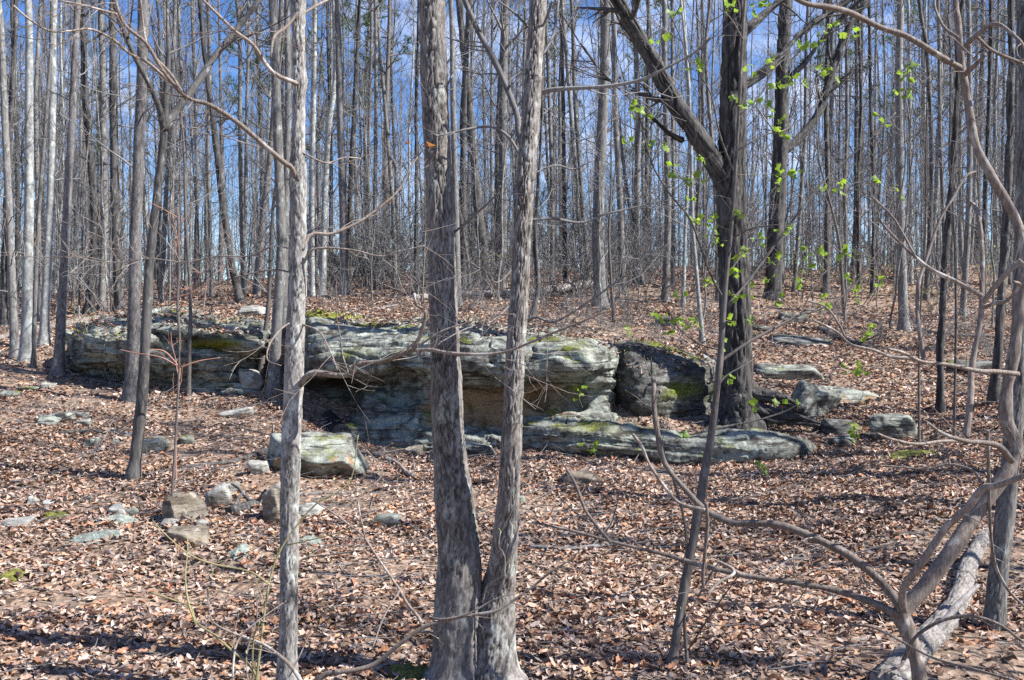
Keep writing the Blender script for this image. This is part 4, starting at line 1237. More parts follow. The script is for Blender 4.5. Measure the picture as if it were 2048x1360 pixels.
# clinging dead leaves
def leaf_mesh(name, outline, fold=.25, curl=.2):
    o = np.array(outline, float)
    n = len(o)
    V = [(0, 0, 0)] + [(x, y, -fold * abs(y) + curl * (x - .4) ** 2) for x, y in o]
    V[0] = (.45, 0, 0.02)
    T = [(0, 1 + i, 1 + (i + 1) % n) for i in range(n)]
    return mesh_from(name, V, None, T, True)
tulip = leaf_mesh('leaf', [(0, 0), (.08, .22), (.22, .46), (.42, .42), (.52, .30), (.72, .40), (.92, .34), (.84, .10), (.82, 0), (.84, -.10), (.92, -.34), (.72, -.40), (.52, -.30), (.42, -.42), (.22, -.46), (.08, -.22)], .55, .5)
tulip2 = leaf_mesh('leaf', [(0, 0), (.08, .16), (.22, .30), (.42, .28), (.52, .20), (.72, .27), (.92, .22), (.86, .06), (.82, 0), (.86, -.06), (.92, -.22), (.72, -.27), (.52, -.20), (.42, -.28), (.22, -.30), (.08, -.16)], 1.1, .8)
oval = leaf_mesh('leaf', [(0, 0), (.15, .16), (.4, .27), (.7, .20), (1, 0), (.7, -.20), (.4, -.27), (.15, -.16)], .5, .6)
tulip.materials.append(M['leaf']); tulip2.materials.append(M['leaf'])

def add_leaf(me, root, org, pos, dirv, size, rng, mat=None, name='leaf'):
    o = bpy.data.objects.new(name, me)
    COL.objects.link(o)
    o.parent = root
    o.location = np.asarray(pos) - np.asarray(org)
    q = Vector(dirv).to_track_quat('X', 'Z')
    e = q.to_euler()
    o.rotation_euler = (e.x + rng.normal(0, .7), e.y, e.z)
    o.scale = (size,) * 3
    return o
dl = oval.copy(); dl.materials.append(M['deadleaf'])
rr_ = np.random.default_rng(5)
for px, py, sz in ((822, 285, .045), (852, 284, .05), (846, 292, .04), (783, 402, .035), (776, 396, .03)):
    add_leaf(dl, stem_root, sb, P(px, py, 4.86), rr_.normal(0, 1, 3), sz, rr_)

# the young tulip tree with fresh green leaves
TD = 5.3
tb = P(1338, 1400, TD); tb = np.array([tb[0], TD - .3, float(hz(tb[0], TD - .3))])
sap = link('tulip_sapling', None, loc=tb)
tag(sap, 'slender leaning young tree carrying fresh bright green leaves', 'sapling')
pp = [(1335, 1385), (1350, 1290), (1368, 1180), (1390, 1060), (1408, 950), (1424, 860), (1438, 740), (1446, 640), (1452, 560), (1462, 460), (1472, 330), (1480, 180), (1486, 60), (1490, 0), (1496, -150), (1500, -320)]
ww = [21, 19, 18.5, 17.5, 16, 15, 13, 11, 10, 8, 7, 6.5, 6, 5.5, 5, 3]
dz = np.linspace(-.3, .1, len(pp))
pts = np.array([P(a, b, TD + q) for (a, b), q in zip(pp, dz)])
pts[0, 2] = tb[2] - .1
mb = MB()
relief_tube(mb, pts, np.array(ww) / 2 * TD / F, 20, 300, 'smooth', 91)
mb.build('trunk', M['sapling'], sap, tb)
SB = [
    ([(1442, 722), (1490, 690), (1545, 655), (1600, 630), (1640, 615), (1690, 590), (1740, 535), (1790, 440)], 7, 3, .3),
    ([(1425, 858), (1470, 850), (1530, 840), (1590, 812), (1640, 770), (1690, 720)], 5, 2, .2),
    ([(1452, 615), (1500, 560), (1540, 500), (1600, 420), (1660, 350), (1740, 280), (1790, 225)], 6, 2.5, .3),
    ([(1460, 480), (1500, 455), (1560, 445)], 4, 2, -.2),
    ([(1448, 600), (1420, 540), (1380, 440), (1340, 390), (1300, 320), (1275, 235)], 5, 2.5, -.3),
    ([(1470, 350), (1440, 270), (1420, 190), (1395, 140)], 4, 2, -.2),
    ([(1478, 230), (1520, 190), (1550, 135), (1600, 95)], 4, 2, .2),
    ([(1486, 80), (1460, 40), (1440, 10)], 4, 2, -.2),
    ([(1476, 300), (1530, 270), (1580, 250), (1640, 200), (1680, 120), (1700, 70)], 4, 2, .3),
    ([(1440, 700), (1400, 690), (1360, 660), (1335, 620), (1320, 590)], 4, 2, -.2),
    ([(1455, 550), (1490, 500), (1520, 500)], 4, 2, .2),
    ([(1380, 130), (1365, 80), (1345, 30)], 3, 2, -.1),
    ([(1600, 630), (1640, 560), (1680, 520)], 3, 2, .1),
    ([(1430, 820), (1445, 760), (1500, 720), (1520, 690)], 3, 2, .1),
    ([(1790, 440), (1812, 330), (1808, 230), (1816, 130)], 3, 2, .0),
]
sbr = branch_set('branch', sap, tb, TD, SB, M['sapling'], 221, 1.2, .16, .0011, 0)
LEAFC = [(1275, 225, 3), (1262, 212, 1), (1292, 232, 2), (1300, 288, 2), (1265, 292, 1), (1332, 288, 2), (1410, 320, 2), (1385, 360, 4), (1350, 360, 2), (1400, 440, 4), (1432, 446, 3), (1482, 502, 4), (1380, 400, 2), (1348, 330, 2),
         (1500, 205, 4), (1545, 224, 4), (1556, 252, 3), (1502, 130, 2), (1552, 126, 2), (1580, 150, 3), (1460, 14, 4), (1510, 10, 4), (1350, 30, 3), (1395, 130, 4), (1320, 85, 2), (1815, 122, 2), (1806, 155, 3), (1826, 172, 1), (1808, 182, 2),
         (1684, 374, 4), (1655, 374, 2), (1640, 508, 3), (1690, 506, 4), (1764, 250, 2), (1796, 372, 1), (1764, 372, 1), (1550, 350, 4), (1556, 362, 2), (1592, 350, 3), (1660, 62, 3), (1702, 66, 2), (1636, 84, 2), (1640, 130, 3), (1598, 92, 4), (1665, 150, 2),
         (1520, 480, 3), (1490, 420, 3), (1480, 210, 2), (1440, 480, 3), (1420, 560, 3), (1560, 275, 2), (1548, 175, 3), (1610, 170, 2), (1575, 460, 3), (1545, 520, 3), (1500, 580, 2), (1470, 590, 2), (1620, 510, 2), (1600, 560, 3), (1565, 600, 2),
         (1330, 640, 3), (1345, 660, 2), (1370, 650, 3), (1395, 640, 2), (1300, 630, 2), (1360, 600, 2), (1470, 645, 2), (1495, 640, 2), (1730, 670, 4), (1700, 745, 4), (1720, 740, 3), (1565, 812, 1), (1600, 815, 1), (1500, 810, 1), (1455, 750, 2), (1450, 690, 2),
         (1760, 560, 2), (1715, 590, 3), (1700, 555, 2), (1650, 600, 2), (1470, 540, 3), (1535, 560, 2), (1420, 470, 2)]
rng = np.random.default_rng(77)
allb = np.vstack([a[0] for a in sbr] + [pts[6:]])
mbp = MB()
for cx, cy, n in LEAFC:
    # nearest point on the twig skeleton (in the picture), so the cluster hangs from real wood
    bx, by = 1024 + F * allb[:, 0] / allb[:, 1], 680 - F * (allb[:, 2] - CAM_Z) / allb[:, 1]
    k = np.argmin((bx - cx) ** 2 + (by - cy) ** 2)
    c = P(cx, cy, allb[k, 1] + rng.normal(0, .05))
    a = allb[k]
    mid = (a + c) / 2 + rng.normal(0, .012, 3)
    tw = spline(np.array([a, mid, c]), 8)
    mbp.add(*tubes(tw[None], np.linspace(.0016, .0009, 8)[None], 5))
    for j in range(n + 1):
        sz = rng.uniform(.027, .055)
        dv = norm(rng.normal(0, 1, 3) * [1, 1, .8] + [0, -.3, .1])
        add_leaf(tulip if rng.random() < .65 else tulip2, sap, tb, c + dv * .012 + rng.normal(0, .014, 3), dv, sz, rng)
mbp.build('twigs', M['greentwig'], sap, tb)

# seedlings with the same fresh leaves, scattered over the slope
SEED = [(1305, 830, 95, 'leafy seedling standing before the mossy side of the rounded boulder'), (1320, 925, 40, 'small green seedling on the leaves below the long low ledge, right one'),
        (1190, 925, 38, 'small green seedling on the leaves below the long low ledge, left one'), (1370, 920, 60, 'green seedling growing at the face of the long low ledge'),
        (1718, 905, 38, 'green seedling before the mossy flat rock'), (1525, 960, 34, 'green seedling below the right end of the low ledge'),
        (1180, 800, 34, 'tiny seedling in the cavity of the outcrop'), (1640, 640, 50, 'leafy seedling on the slope behind the oak'),
        (1255, 690, 40, 'sparse seedling above the outcrop'), (1735, 715, 60, 'bright leafy seedling on the slope right of the oak')]
for k, (px, py, h, lab) in enumerate(SEED):
    g = ground_at(px, py)
    if k == 6:
        g = P(1165, 815, 12.5)
    rng = np.random.default_rng(300 + k)
    r = link('seedling', None, loc=g)
    tag(r, lab, 'seedling')
    H = h * g[1] / F
    st = spline(np.array([g, g + [rng.normal(0, .04), 0, H * .5], g + [rng.normal(0, .08), 0, H]]), 12)
    mb = MB()
    mb.add(*tubes(st[None], np.linspace(.005, .002, 12)[None], 6))
    mb.build('stem', M['sapling'], r, g)
    for j in range(9 if h > 45 else 6):
        p = st[rng.integers(5, 12)] + rng.normal(0, .035, 3)
        add_leaf(tulip, r, g, p, norm(rng.normal(0, 1, 3) + [0, -.4, .2]), rng.uniform(.06, .10), rng)

# the crooked brown tree at the right
CD = 4.3
cb = P(1848, 1410, CD); cb[2] = float(hz(cb[0], cb[1]))
crook = link('crooked_tree', None, loc=cb)
tag(crook, 'crooked brown many-armed small tree in the lower right foreground', 'tree')
def crook_part(name, pp, w0, w1, dzz, seed, sides=24, relief='none', twigs=0):
    if name == 'branch':
        w0, w1 = w0 * .88, w1 * .82
    n = len(pp)
    pts = np.array([P(a, b, CD + dzz * i / (n - 1)) for i, (a, b) in enumerate(pp)])
    jit = np.random.default_rng(seed).normal(0, .006, pts.shape); jit[0] = 0
    pts = pts + jit
    if name == 'trunk':
        pts[0, 2] = cb[2] - .15
    ln = np.linalg.norm(np.diff(pts, axis=0), axis=1).sum()
    mb = MB()
    a = relief_tube(mb, pts, np.interp(np.linspace(0, 1, n), np.linspace(0, 1, len(w0)), w0) / 2 * CD / F if isinstance(w0, (list, tuple)) else np.linspace(w0, w1, n) / 2 * CD / F,
                    sides, int(ln * 110) + 12, relief, seed)
    if twigs:
        rg = np.random.default_rng(seed)
        nt_ = max(2, int(ln * twigs))
        b_, d_, L_, r_ = sprout(rg, a[0][None], a[1][None], nt_, .2, 1.0, .8, 0, .3)
        P1, R1 = grow(rg, b_, d_, rg.uniform(.04, .30, nt_), np.clip(r_, .0014, .003), 6, .2, .16, .5)
        mb.add(*tubes(P1, R1, 5))
    mb.build(name, M['crook'], crook, cb)
    return a
TR = crook_part('trunk', [(1850, 1420), (1842, 1362), (1830, 1312), (1815, 1258), (1806, 1222), (1850, 1168), (1900, 1100), (1955, 1025), (2005, 955), (2032, 912), (2030, 878), (2012, 838), (2014, 780), (2028, 700), (2042, 600), (2050, 520), (2032, 440), (1992, 360), (1955, 285),
                          (1930, 200), (1919, 120), (1921, 50), (1915, 0), (1912, -120), (1925, -300), (1920, -500)],
                [33, 31, 30, 31, 33, 31, 30, 30, 29, 28, 27, 26, 24, 23, 22, 21, 20, 19, 17, 16, 14, 12, 11, 10, 8, 5], None, .3, 401, 30, 'sapling')
for k, (pp, w0, w1, dzz) in enumerate([
    ([(1806, 1222), (1812, 1175), (1838, 1125), (1892, 1055), (1930, 1010), (1968, 980), (1995, 968), (2048, 955), (2090, 945)], 20, 12, -.5),
    ([(1803, 1222), (1775, 1180), (1705, 1118), (1620, 1070), (1560, 1050), (1500, 1046), (1458, 1040), (1415, 1022), (1375, 985), (1330, 925), (1315, 872), (1308, 815), (1305, 764)], 20, 12, .4),
    ([(1410, 1020), (1365, 1005), (1330, 975), (1300, 928), (1283, 892), (1266, 872)], 9, 7, .1),
    ([(1800, 1230), (1740, 1205), (1670, 1180), (1590, 1163), (1500, 1152), (1410, 1130), (1330, 1112), (1225, 1086), (1150, 1062), (1062, 1040)], 17, 6, .5),
    ([(1222, 1086), (1190, 1052), (1172, 1012), (1150, 970), (1128, 938)], 9, 6, .2),
    ([(1480, 1148), (1455, 1130), (1442, 1122), (1464, 1135), (1466, 1148), (1440, 1165), (1408, 1184)], 9, 6, -.15),
    ([(1412, 1005), (1416, 1050), (1412, 1100), (1408, 1150), (1404, 1184)], 9, 7, .1),
    ([(2024, 922), (1995, 898), (1970, 888), (1928, 880), (1895, 866), (1852, 842)], 16, 6, -.3),
    ([(1930, 882), (1880, 882), (1830, 884), (1790, 880), (1754, 872)], 8, 5, -.2),
    ([(1932, 876), (1940, 800), (1950, 730), (1962, 640), (1967, 580), (1966, 500), (1960, 450), (1954, 415), (1944, 405), (1938, 415)], 15, 7, .3),
    ([(1967, 605), (1990, 575), (2015, 545), (2046, 520)], 13, 14, -.1),
    ([(1966, 615), (1990, 608), (2015, 595), (2038, 575), (2030, 562)], 9, 6, -.3),
    ([(1964, 592), (1915, 565), (1865, 540), (1825, 512), (1788, 470), (1752, 442)], 10, 6, .1),
    ([(1832, 516), (1805, 470), (1780, 430), (1746, 394)], 6, 5, .1),
    ([(2036, 748), (1990, 745), (1954, 742), (1890, 735), (1848, 722), (1800, 705), (1777, 695)], 11, 6, -.3),
    ([(1850, 726), (1824, 719), (1785, 716), (1742, 704), (1705, 685), (1671, 663), (1624, 640)], 9, 5, -.1),
    ([(1690, 674), (1680, 650), (1660, 622), (1640, 610), (1612, 602)], 6, 4, 0),
    ([(1848, 722), (1838, 680), (1832, 620), (1838, 560), (1850, 515), (1880, 440), (1905, 395), (1935, 352), (1955, 338)], 10, 6, .2),
    ([(1920, 135), (1880, 112), (1813, 75), (1760, 52), (1698, 30), (1650, 16), (1603, 0), (1560, -20)], 14, 10, -.4),
    ([(1928, 150), (1948, 130), (1974, 112)], 13, 8, -.2),
    ([(1926, 98), (1945, 75), (1975, 56), (2000, 52), (2025, 64), (2045, 88), (2060, 120)], 11, 7, -.3),
    ([(1916, 75), (1890, 55), (1875, 25), (1868, 0), (1866, -40)], 7, 5, .2),
    ([(1806, 1320), (1800, 1330), (1768, 1345), (1750, 1350)], 8, 5, -.1),
    ([(1808, 1318), (1820, 1282), (1850, 1256), (1890, 1240), (1945, 1236), (2000, 1254), (2045, 1285)], 9, 7, -.2),
    ([(1700, 1250), (1760, 1262), (1860, 1320), (1950, 1335), (2048, 1365)], 6, 5, -.6),
    ([(1975, 860), (1985, 1090), (2005, 1170), (2048, 1215)], 8, 6, .3),
    ([(1962, 965), (1940, 940), (1900, 930), (1850, 936), (1770, 934)], 8, 4, .2),
    ([(1900, 930), (1888, 905), (1880, 890)], 5, 3, .1),
    ([(1950, 70), (1990, 100), (2048, 130)], 8, 8, .2),
]):
    crook_part('branch', pp, w0, w1, dzz, 410 + k, 14, 'sapling', 5)

# the straight grey trunk behind it
tree('bare_tree', 'grey foreground trunk behind the crooked tree at the right edge', 'grey',
     [(1988, 1262), (1996, 1150), (2010, 1030), (2026, 870), (2036, 750), (2042, 600), (2048, 400), (2050, 200)], 38, 26, 5.75, 9, 431, 1.25, 12, .6, 1.6, 4, 3, 'scaly', 60, 420)

# ------------------------------------------------------------------ trees of the far wood, shared meshes
def far_variant(k, kind):
    rng = np.random.default_rng(900 + k)
    H = rng.uniform(15, 20)
    n = 26
    z = np.linspace(-.5, H, n)
    lean = rng.normal(0, .025, 2)
    x = lean[0] * z + .10 * np.sin(z * rng.uniform(.25, .6) + rng.uniform(0, 6)) + np.cumsum(rng.normal(0, .012, n))
    y = lean[1] * z + .10 * np.sin(z * rng.uniform(.25, .6) + rng.uniform(0, 6))
    r0 = rng.uniform(.038, .09)
    r = np.maximum(.012, r0 * (1 - z / H * .82)) * (1 + .35 * np.exp(-np.maximum(z, 0) * 4))
    mb = MB()
    tp = np.stack([x, y, z], 1)
    TP, TR_ = relief_tube(mb, tp, r, 9, 60, 'smooth', k, False)
    tm = mb.mesh('trunk')
    m2 = MB()
    if rng.random() < .45:      # a second leader
        i = rng.integers(8, 15)
        a = rng.uniform(0, 6.28)
        l2 = np.array([tp[i], tp[i] + [.25 * math.cos(a), .25 * math.sin(a), .9], tp[i] + [.6 * math.cos(a), .6 * math.sin(a), 3], tp[i] + [.8 * math.cos(a), .8 * math.sin(a), 6.0]])
        LP, LR = relief_tube(m2, l2, np.array([.6, .55, .4, .15]) * r[i], 6, 20, 'smooth', k, False)
        crown(m2, rng, LP, LR, 10, .2, .98, 1.3, .8, 4, 3, .006, .5, .5)
    crown(m2, rng, TP[::2], TR_[::2], 30, .16, .99, 2.0, .85, 6, 5, .0034, .6, .42)
    cm = m2.mesh('crown')
    return tm, cm
VAR = [far_variant(k, 0) for k in range(9)]
BK = ['grey', 'dark', 'grey', 'pale', 'grey', 'dark', 'grey', 'grey', 'dark']
for (tm, cm), b in zip(VAR, BK):
    tm.materials.append(M[b]); cm.materials.append(M['twig'])
rng = np.random.default_rng(4242)
placed = []
nfar = 0
while nfar < 190:
    d = rng.uniform(26.5, 46) if nfar < 130 else rng.uniform(46, 60)
    px = rng.uniform(-120, 2170)
    if nfar % 3 == 0:
        px = rng.choice([rng.uniform(-60, 560), rng.uniform(1560, 2120)])
    x = (px - 1024) / F * d
    if any((x - a) ** 2 + (d - b) ** 2 < .7 for a, b in placed):
        continue
    placed.append((x, d))
    v = rng.integers(0, len(VAR))
    root = link('bare_tree', None, loc=(x, d, float(hz(x, d))))
    root.rotation_euler = (rng.normal(0, .015), rng.normal(0, .015), rng.uniform(0, 6.28))
    s = rng.uniform(.62, 1.1)
    root.scale = (s * rng.uniform(.75, 1.15),) * 2 + (rng.uniform(.85, 1.15),)
    tag(root, 'slender bare grey tree among many in the far wood beyond the crest', 'tree', 'bare trees of the far wood')
    for nm, me in zip(('trunk', 'crown'), VAR[v]):
        o = bpy.data.objects.new(nm, me)
        COL.objects.link(o)
        o.parent = root
    nfar += 1

# the wood behind that reads as one grey mass
rng = np.random.default_rng(777)
mb = MB()
for k in range(400):
    d = rng.uniform(50, 120)
    x = (rng.uniform(-250, 2300) - 1024) / F * d
    z0 = float(hz(x, d))
    H = rng.uniform(14, 21) + max(0, -z0 * .35)
    z = np.linspace(0, H, 7)
    ln = rng.normal(0, .03)
    tp = np.stack([x + ln * z + rng.normal(0, .08, 7), np.full(7, d), z0 + z], 1)
    r = np.linspace(rng.uniform(.05, .10), .02, 7)
    mb.add(*tubes(tp[None], r[None], 4))
    b, dr, Ln, rr2 = sprout(rng, tp[None], r[None], 16, .08, .99, .8, 0, .4)
    Ln = rng.uniform(1.0, 3.0, 16)
    P1, R1 = grow(rng, b, dr, Ln, np.maximum(rr2, .016), 4, .5, .12, .4)
    mb.add(*tubes(P1, R1, 3))
    b, dr, Ln, rr2 = sprout(rng, P1, R1, 4, .2, 1, .7, .5, .6)
    P2, R2 = grow(rng, b, dr, Ln, np.maximum(rr2, .007), 2, .3, .15, .5)
    mb.add(*tubes(P2, R2, 3))
fo = mb.build('distant_forest', M['twig'])
tag(fo, 'far-off bare grey woods closing the view between the trunks', 'woods', kind='stuff')

# pines with green crowns showing through
def pine_variant(k):
    rng = np.random.default_rng(60 + k)
    H = 17 + k
    z = np.linspace(-.5, H, 24)
    tp = np.stack([.1 * np.sin(z * .4 + k), .1 * np.cos(z * .3 + k), z], 1)
    r = np.maximum(.02, .15 * (1 - z / H * .85))
    mb = MB()
    TP, TR_ = relief_tube(mb, tp, r, 9, 50, 'smooth', k, False)
    m2 = mb
    b, d, Ln, rr = sprout(rng, TP[None], TR_[None], 34, .48, .99, 1.25, 0, .4)
    Ln = rng.uniform(1.0, 2.6, 34)
    P1, R1 = grow(rng, b, d, Ln, np.maximum(rr, .02), 6, .35, .1, .3)
    m2.add(*tubes(P1, R1, 4))
    b, d, Ln, rr = sprout(rng, P1, R1, 6, .3, 1, .7, .35, .6)
    P2, R2 = grow(rng, b, d, Ln, np.maximum(rr, .01), 4, .3, .12, .4)
    m2.add(*tubes(P2, R2, 3))
    tm = m2.mesh('trunk'); tm.materials.append(M['pine'])
    # needle tufts
    ctr = np.concatenate([P2[:, 2:].reshape(-1, 3), P1[:, 3:].reshape(-1, 3)])
    ctr = np.repeat(ctr, 16, 0)
    dv = norm(rng.normal(0, 1, ctr.shape) + [0, 0, .35])
    Ls = rng.uniform(.14, .28, len(ctr))[:, None]
    side = norm(np.cross(dv, rng.normal(0, 1, ctr.shape))) * .011
    V = np.stack([ctr - side, ctr + side, ctr + dv * Ls], 1).reshape(-1, 3)
    T = np.arange(len(V)).reshape(-1, 3)
    nm = mesh_from('needles', V, None, T, False); nm.materials.append(M['needle'])
    return tm, nm
PV = [pine_variant(k) for k in range(2)]
PINES = [(520, 38, .95, 'pine with a thin green crown above the leaning dark trunk'), (440, 47, 1.0, 'pine with green crown showing through stems left of the thin foreground tree'),
         (775, 36, .9, 'pine with green boughs just left of the forked tree top'), (735, 48, 1.0, 'dark green pine crown halfway between the two foreground trees'),
         (170, 40, .62, 'low green pine behind the pale trunks on the left'), (310, 44, .62, 'low green pine glimpsed behind the slim forked brown tree'),
         (1110, 42, .85, 'green pine crown behind the thin trunks right of the forked tree'), (1290, 50, .9, 'faint green pine behind the slanting oak limb'),
         (1660, 40, .95, 'green pine crown right of the leaning oak'), (1960, 38, 1.0, 'green pine behind the crooked tree top at right'),
         (1850, 46, 1.0, 'green pine crown right of the lichen-sided trunk'), (640, 52, 1.0, 'distant green pine behind the pale curving trunk'),
         (20, 44, .7, 'green pine at the far left edge behind the trunks')]
for k, (px, d, s, lab) in enumerate(PINES):
    x = (px - 1024) / F * d
    root = link('pine_tree', None, loc=(x, d, float(hz(x, d))))
    root.rotation_euler = (0, 0, k * 1.7)
    root.scale = (s, s, s)
    tag(root, lab, 'tree')
    for nm, me in zip(('trunk', 'crown'), PV[k % 2]):
        o = bpy.data.objects.new(nm, me)
        COL.objects.link(o)
        o.parent = root

# thin whip-like saplings filling the understorey
def whip_variant(k):
    rng = np.random.default_rng(1500 + k)
    H = rng.uniform(3.5, 6.5)
    z = np.linspace(-.2, H, 12)
    ln = rng.normal(0, .08, 2)
    tp = np.stack([ln[0] * z + np.cumsum(rng.normal(0, .03, 12)), ln[1] * z + np.cumsum(rng.normal(0, .03, 12)), z], 1)
    r = np.linspace(rng.uniform(.014, .026), .006, 12)
    mb = MB()
    mb.add(*tubes(spline(tp, 30)[None], np.interp(np.linspace(0, 1, 30), np.linspace(0, 1, 12), r)[None], 6))
    tm = mb.mesh('trunk'); tm.materials.append(M['grey'])
    m2 = MB()
    crown(m2, rng, tp, r, 16, .25, .99, 1.1, .8, 4, 4, .0034, .4, .55)
    cm = m2.mesh('crown'); cm.materials.append(M['twig'])
    return tm, cm
WV = [whip_variant(k) for k in range(6)]
rng = np.random.default_rng(88)
for k in range(190):
    d = rng.uniform(19, 36)
    px = rng.uniform(-60, 2110)
    x = (px - 1024) / F * d
    root = link('sapling', None, loc=(x, d, float(hz(x, d))))
    root.rotation_euler = (rng.normal(0, .05), rng.normal(0, .05), rng.uniform(0, 6.28))
    s_ = rng.uniform(.7, 1.25)
    root.scale = (s_, s_, s_)
    tag(root, 'whip-thin bare grey sapling standing among the trunks of the crest', 'sapling', 'thin saplings of the understorey')
    for nm, me in zip(('trunk', 'crown'), WV[k % 6]):
        o = bpy.data.objects.new(nm, me)
        COL.objects.link(o)
        o.parent = root

# trees beside the viewpoint whose bare crowns dapple the ground
for k, (x, y) in enumerate([(7.4, 2.0), (9.5, -1.2), (6.4, 8.4), (8.2, 10.6), (9.8, 13.4), (7.9, 5.9), (11.2, 16.4), (5.3, 4.15), (7.2, 9.7), (9.1, 11.9)]):
    v = VAR[(k * 2 + 1) % len(VAR)]
    root = link('bare_tree', None, loc=(x, y, float(hz(x, y))))
    root.rotation_euler = (0, 0, k * 2.1)
    root.scale = (1.1, 1.1, .46) if k == 7 else (1.35, 1.35, .95) if k > 1 else (1.2, 1.2, .75)
    tag(root, 'bare grey tree beside the viewpoint, just out of the picture', 'tree', 'bare trees beside the viewpoint')
    for nm, me in zip(('trunk', 'crown'), v):
        o = bpy.data.objects.new(nm, me)
        COL.objects.link(o)
        o.parent = root

# ------------------------------------------------------------------ shrubs and brush
def shrub_variant(k, H, nst, mat, leafmat=None, nleaf=0):
    rng = np.random.default_rng(1200 + k)
    b = np.zeros((nst, 3)); b[:, :2] = rng.normal(0, .10, (nst, 2)); b[:, 2] = -.05
    d = np.stack([rng.normal(0, .45, nst), rng.normal(0, .45, nst), np.ones(nst)], 1)
    P1, R1 = grow(rng, b, d, H * rng.uniform(.6, 1.15, nst), np.full(nst, .011) * rng.uniform(.6, 1.2, nst), 7, .1, .10, .3)
    mb = MB()
    mb.add(*tubes(P1, R1, 4))
    bb, dd, Ln, rr = sprout(rng, P1, R1, 7, .2, 1, .7, .34, .6)
    P2, R2 = grow(rng, bb, dd, Ln, np.maximum(rr, .0048), 4, .15, .15, .4)
    mb.add(*tubes(P2, R2, 3))
    bb, dd, Ln, rr = sprout(rng, P2, R2, 4, .2, 1, .7, .45, .7)
    P3, R3 = grow(rng, bb, dd, Ln, np.maximum(rr, .0034), 3, .1, .18, .5)
    mb.add(*tubes(P3, R3, 3))
    me = mb.mesh('stems'); me.materials.append(mat)
    lm = None
    if nleaf:
        ends = np.concatenate([P3[:, -1], P2[:, -1]])
        c = ends[rng.integers(0, len(ends), nleaf)] + rng.normal(0, .02, (nleaf, 3))
        u = norm(rng.normal(0, 1, (nleaf, 3))); w = norm(np.cross(u, rng.normal(0, 1, (nleaf, 3))))
        s = rng.uniform(.018, .035, nleaf)[:, None]
        V = np.stack([c - u * s, c - w * s * .5, c + u * s, c + w * s * .5], 1).reshape(-1, 3)
        lm = mesh_from('leaves', V, np.arange(len(V)).reshape(-1, 4), None, False); lm.materials.append(leafmat)
    return me, lm
SV = [shrub_variant(0, 1.5, 7, M['twig']), shrub_variant(1, 2.1, 9, M['twig']), shrub_variant(2, 1.1, 8, M['twig']), shrub_variant(3, 1.8, 6, M['twig'])]
SVG = [shrub_variant(4, 1.2, 6, M['twig'], M['yellowleaf'], 160), shrub_variant(5, 2.6, 7, M['twig'], M['blossom'], 260), shrub_variant(6, 1.7, 6, M['twig'], M['leaf'], 130)]
def put_shrub(var, x, y, s, rz, lab, group, name='shrub'):
    root = link(name, None, loc=(x, y, float(hz(x, y))))
    root.rotation_euler = (0, 0, rz)
    root.scale = (s, s, s)
    tag(root, lab, 'shrub', group)
    for nm, me in zip(('stems', 'leaves'), var):
        if me is not None:
            o = bpy.data.objects.new(nm, me)
            COL.objects.link(o)
            o.parent = root
rng = np.random.default_rng(31)
for k in range(190):
    d = rng.uniform(20.5, 37)
    px = rng.uniform(-60, 2110)
    if rng.random() < .35:
        px = rng.uniform(650, 1300)
    put_shrub(SV[k % 4], (px - 1024) / F * d, d, rng.uniform(.75, 1.6), rng.uniform(0, 6.28), 'bare twiggy grey shrub in the brush along the crest', 'bare shrubs along the crest')
for k in range(16):
    px = rng.uniform(1250, 2048); d = rng.uniform(15.5, 20.5)
    put_shrub(SV[(k + 2) % 4], (px - 1024) / F * d, d, rng.uniform(.35, .7), rng.uniform(0, 6.28), 'small bare shrub on the open slope right of the outcrop', 'small shrubs on the right slope')
for k in range(26):
    px = rng.uniform(620, 1330); d = rng.uniform(15.4, 20.5)
    put_shrub(SV[(k + 1) % 4], (px - 1024) / F * d, d, rng.uniform(.3, .65), rng.uniform(0, 6.28), 'small bare shrub on the leafy ground just above the outcrop', 'small shrubs above the outcrop')
for k, (px, py, v, s, lab) in enumerate([(205, 765, 0, .9, 'yellow-budded shrub at the dark left end of the layered boulder'), (1010, 590, 0, 1.0, 'yellow-green shrub on the crest between the stems of the forked tree'),
                                         (730, 575, 0, 1.1, 'yellow-green shrub on the crest left of the forked tree'), (1690, 560, 1, 1.2, 'pink-blossomed shrub in the wood right of the oaks'), (1640, 556, 1, 1.0, 'smaller pink-blossomed shrub beside the taller one'),
                                         (1600, 600, 2, .9, 'green-leaved shrub on the slope behind the leaning oak'), (1720, 610, 2, .9, 'green-leaved shrub left of the lichen-sided trunk'), (1980, 600, 2, .9, 'green-leaved shrub at the right by the dark trunks'),
                                         (1830, 640, 0, .7, 'yellowish low shrub near the lichen-sided trunk')]):
    g = ground_at(px, py)
    put_shrub(SVG[v], g[0], g[1], s, k * 1.3, lab, None)

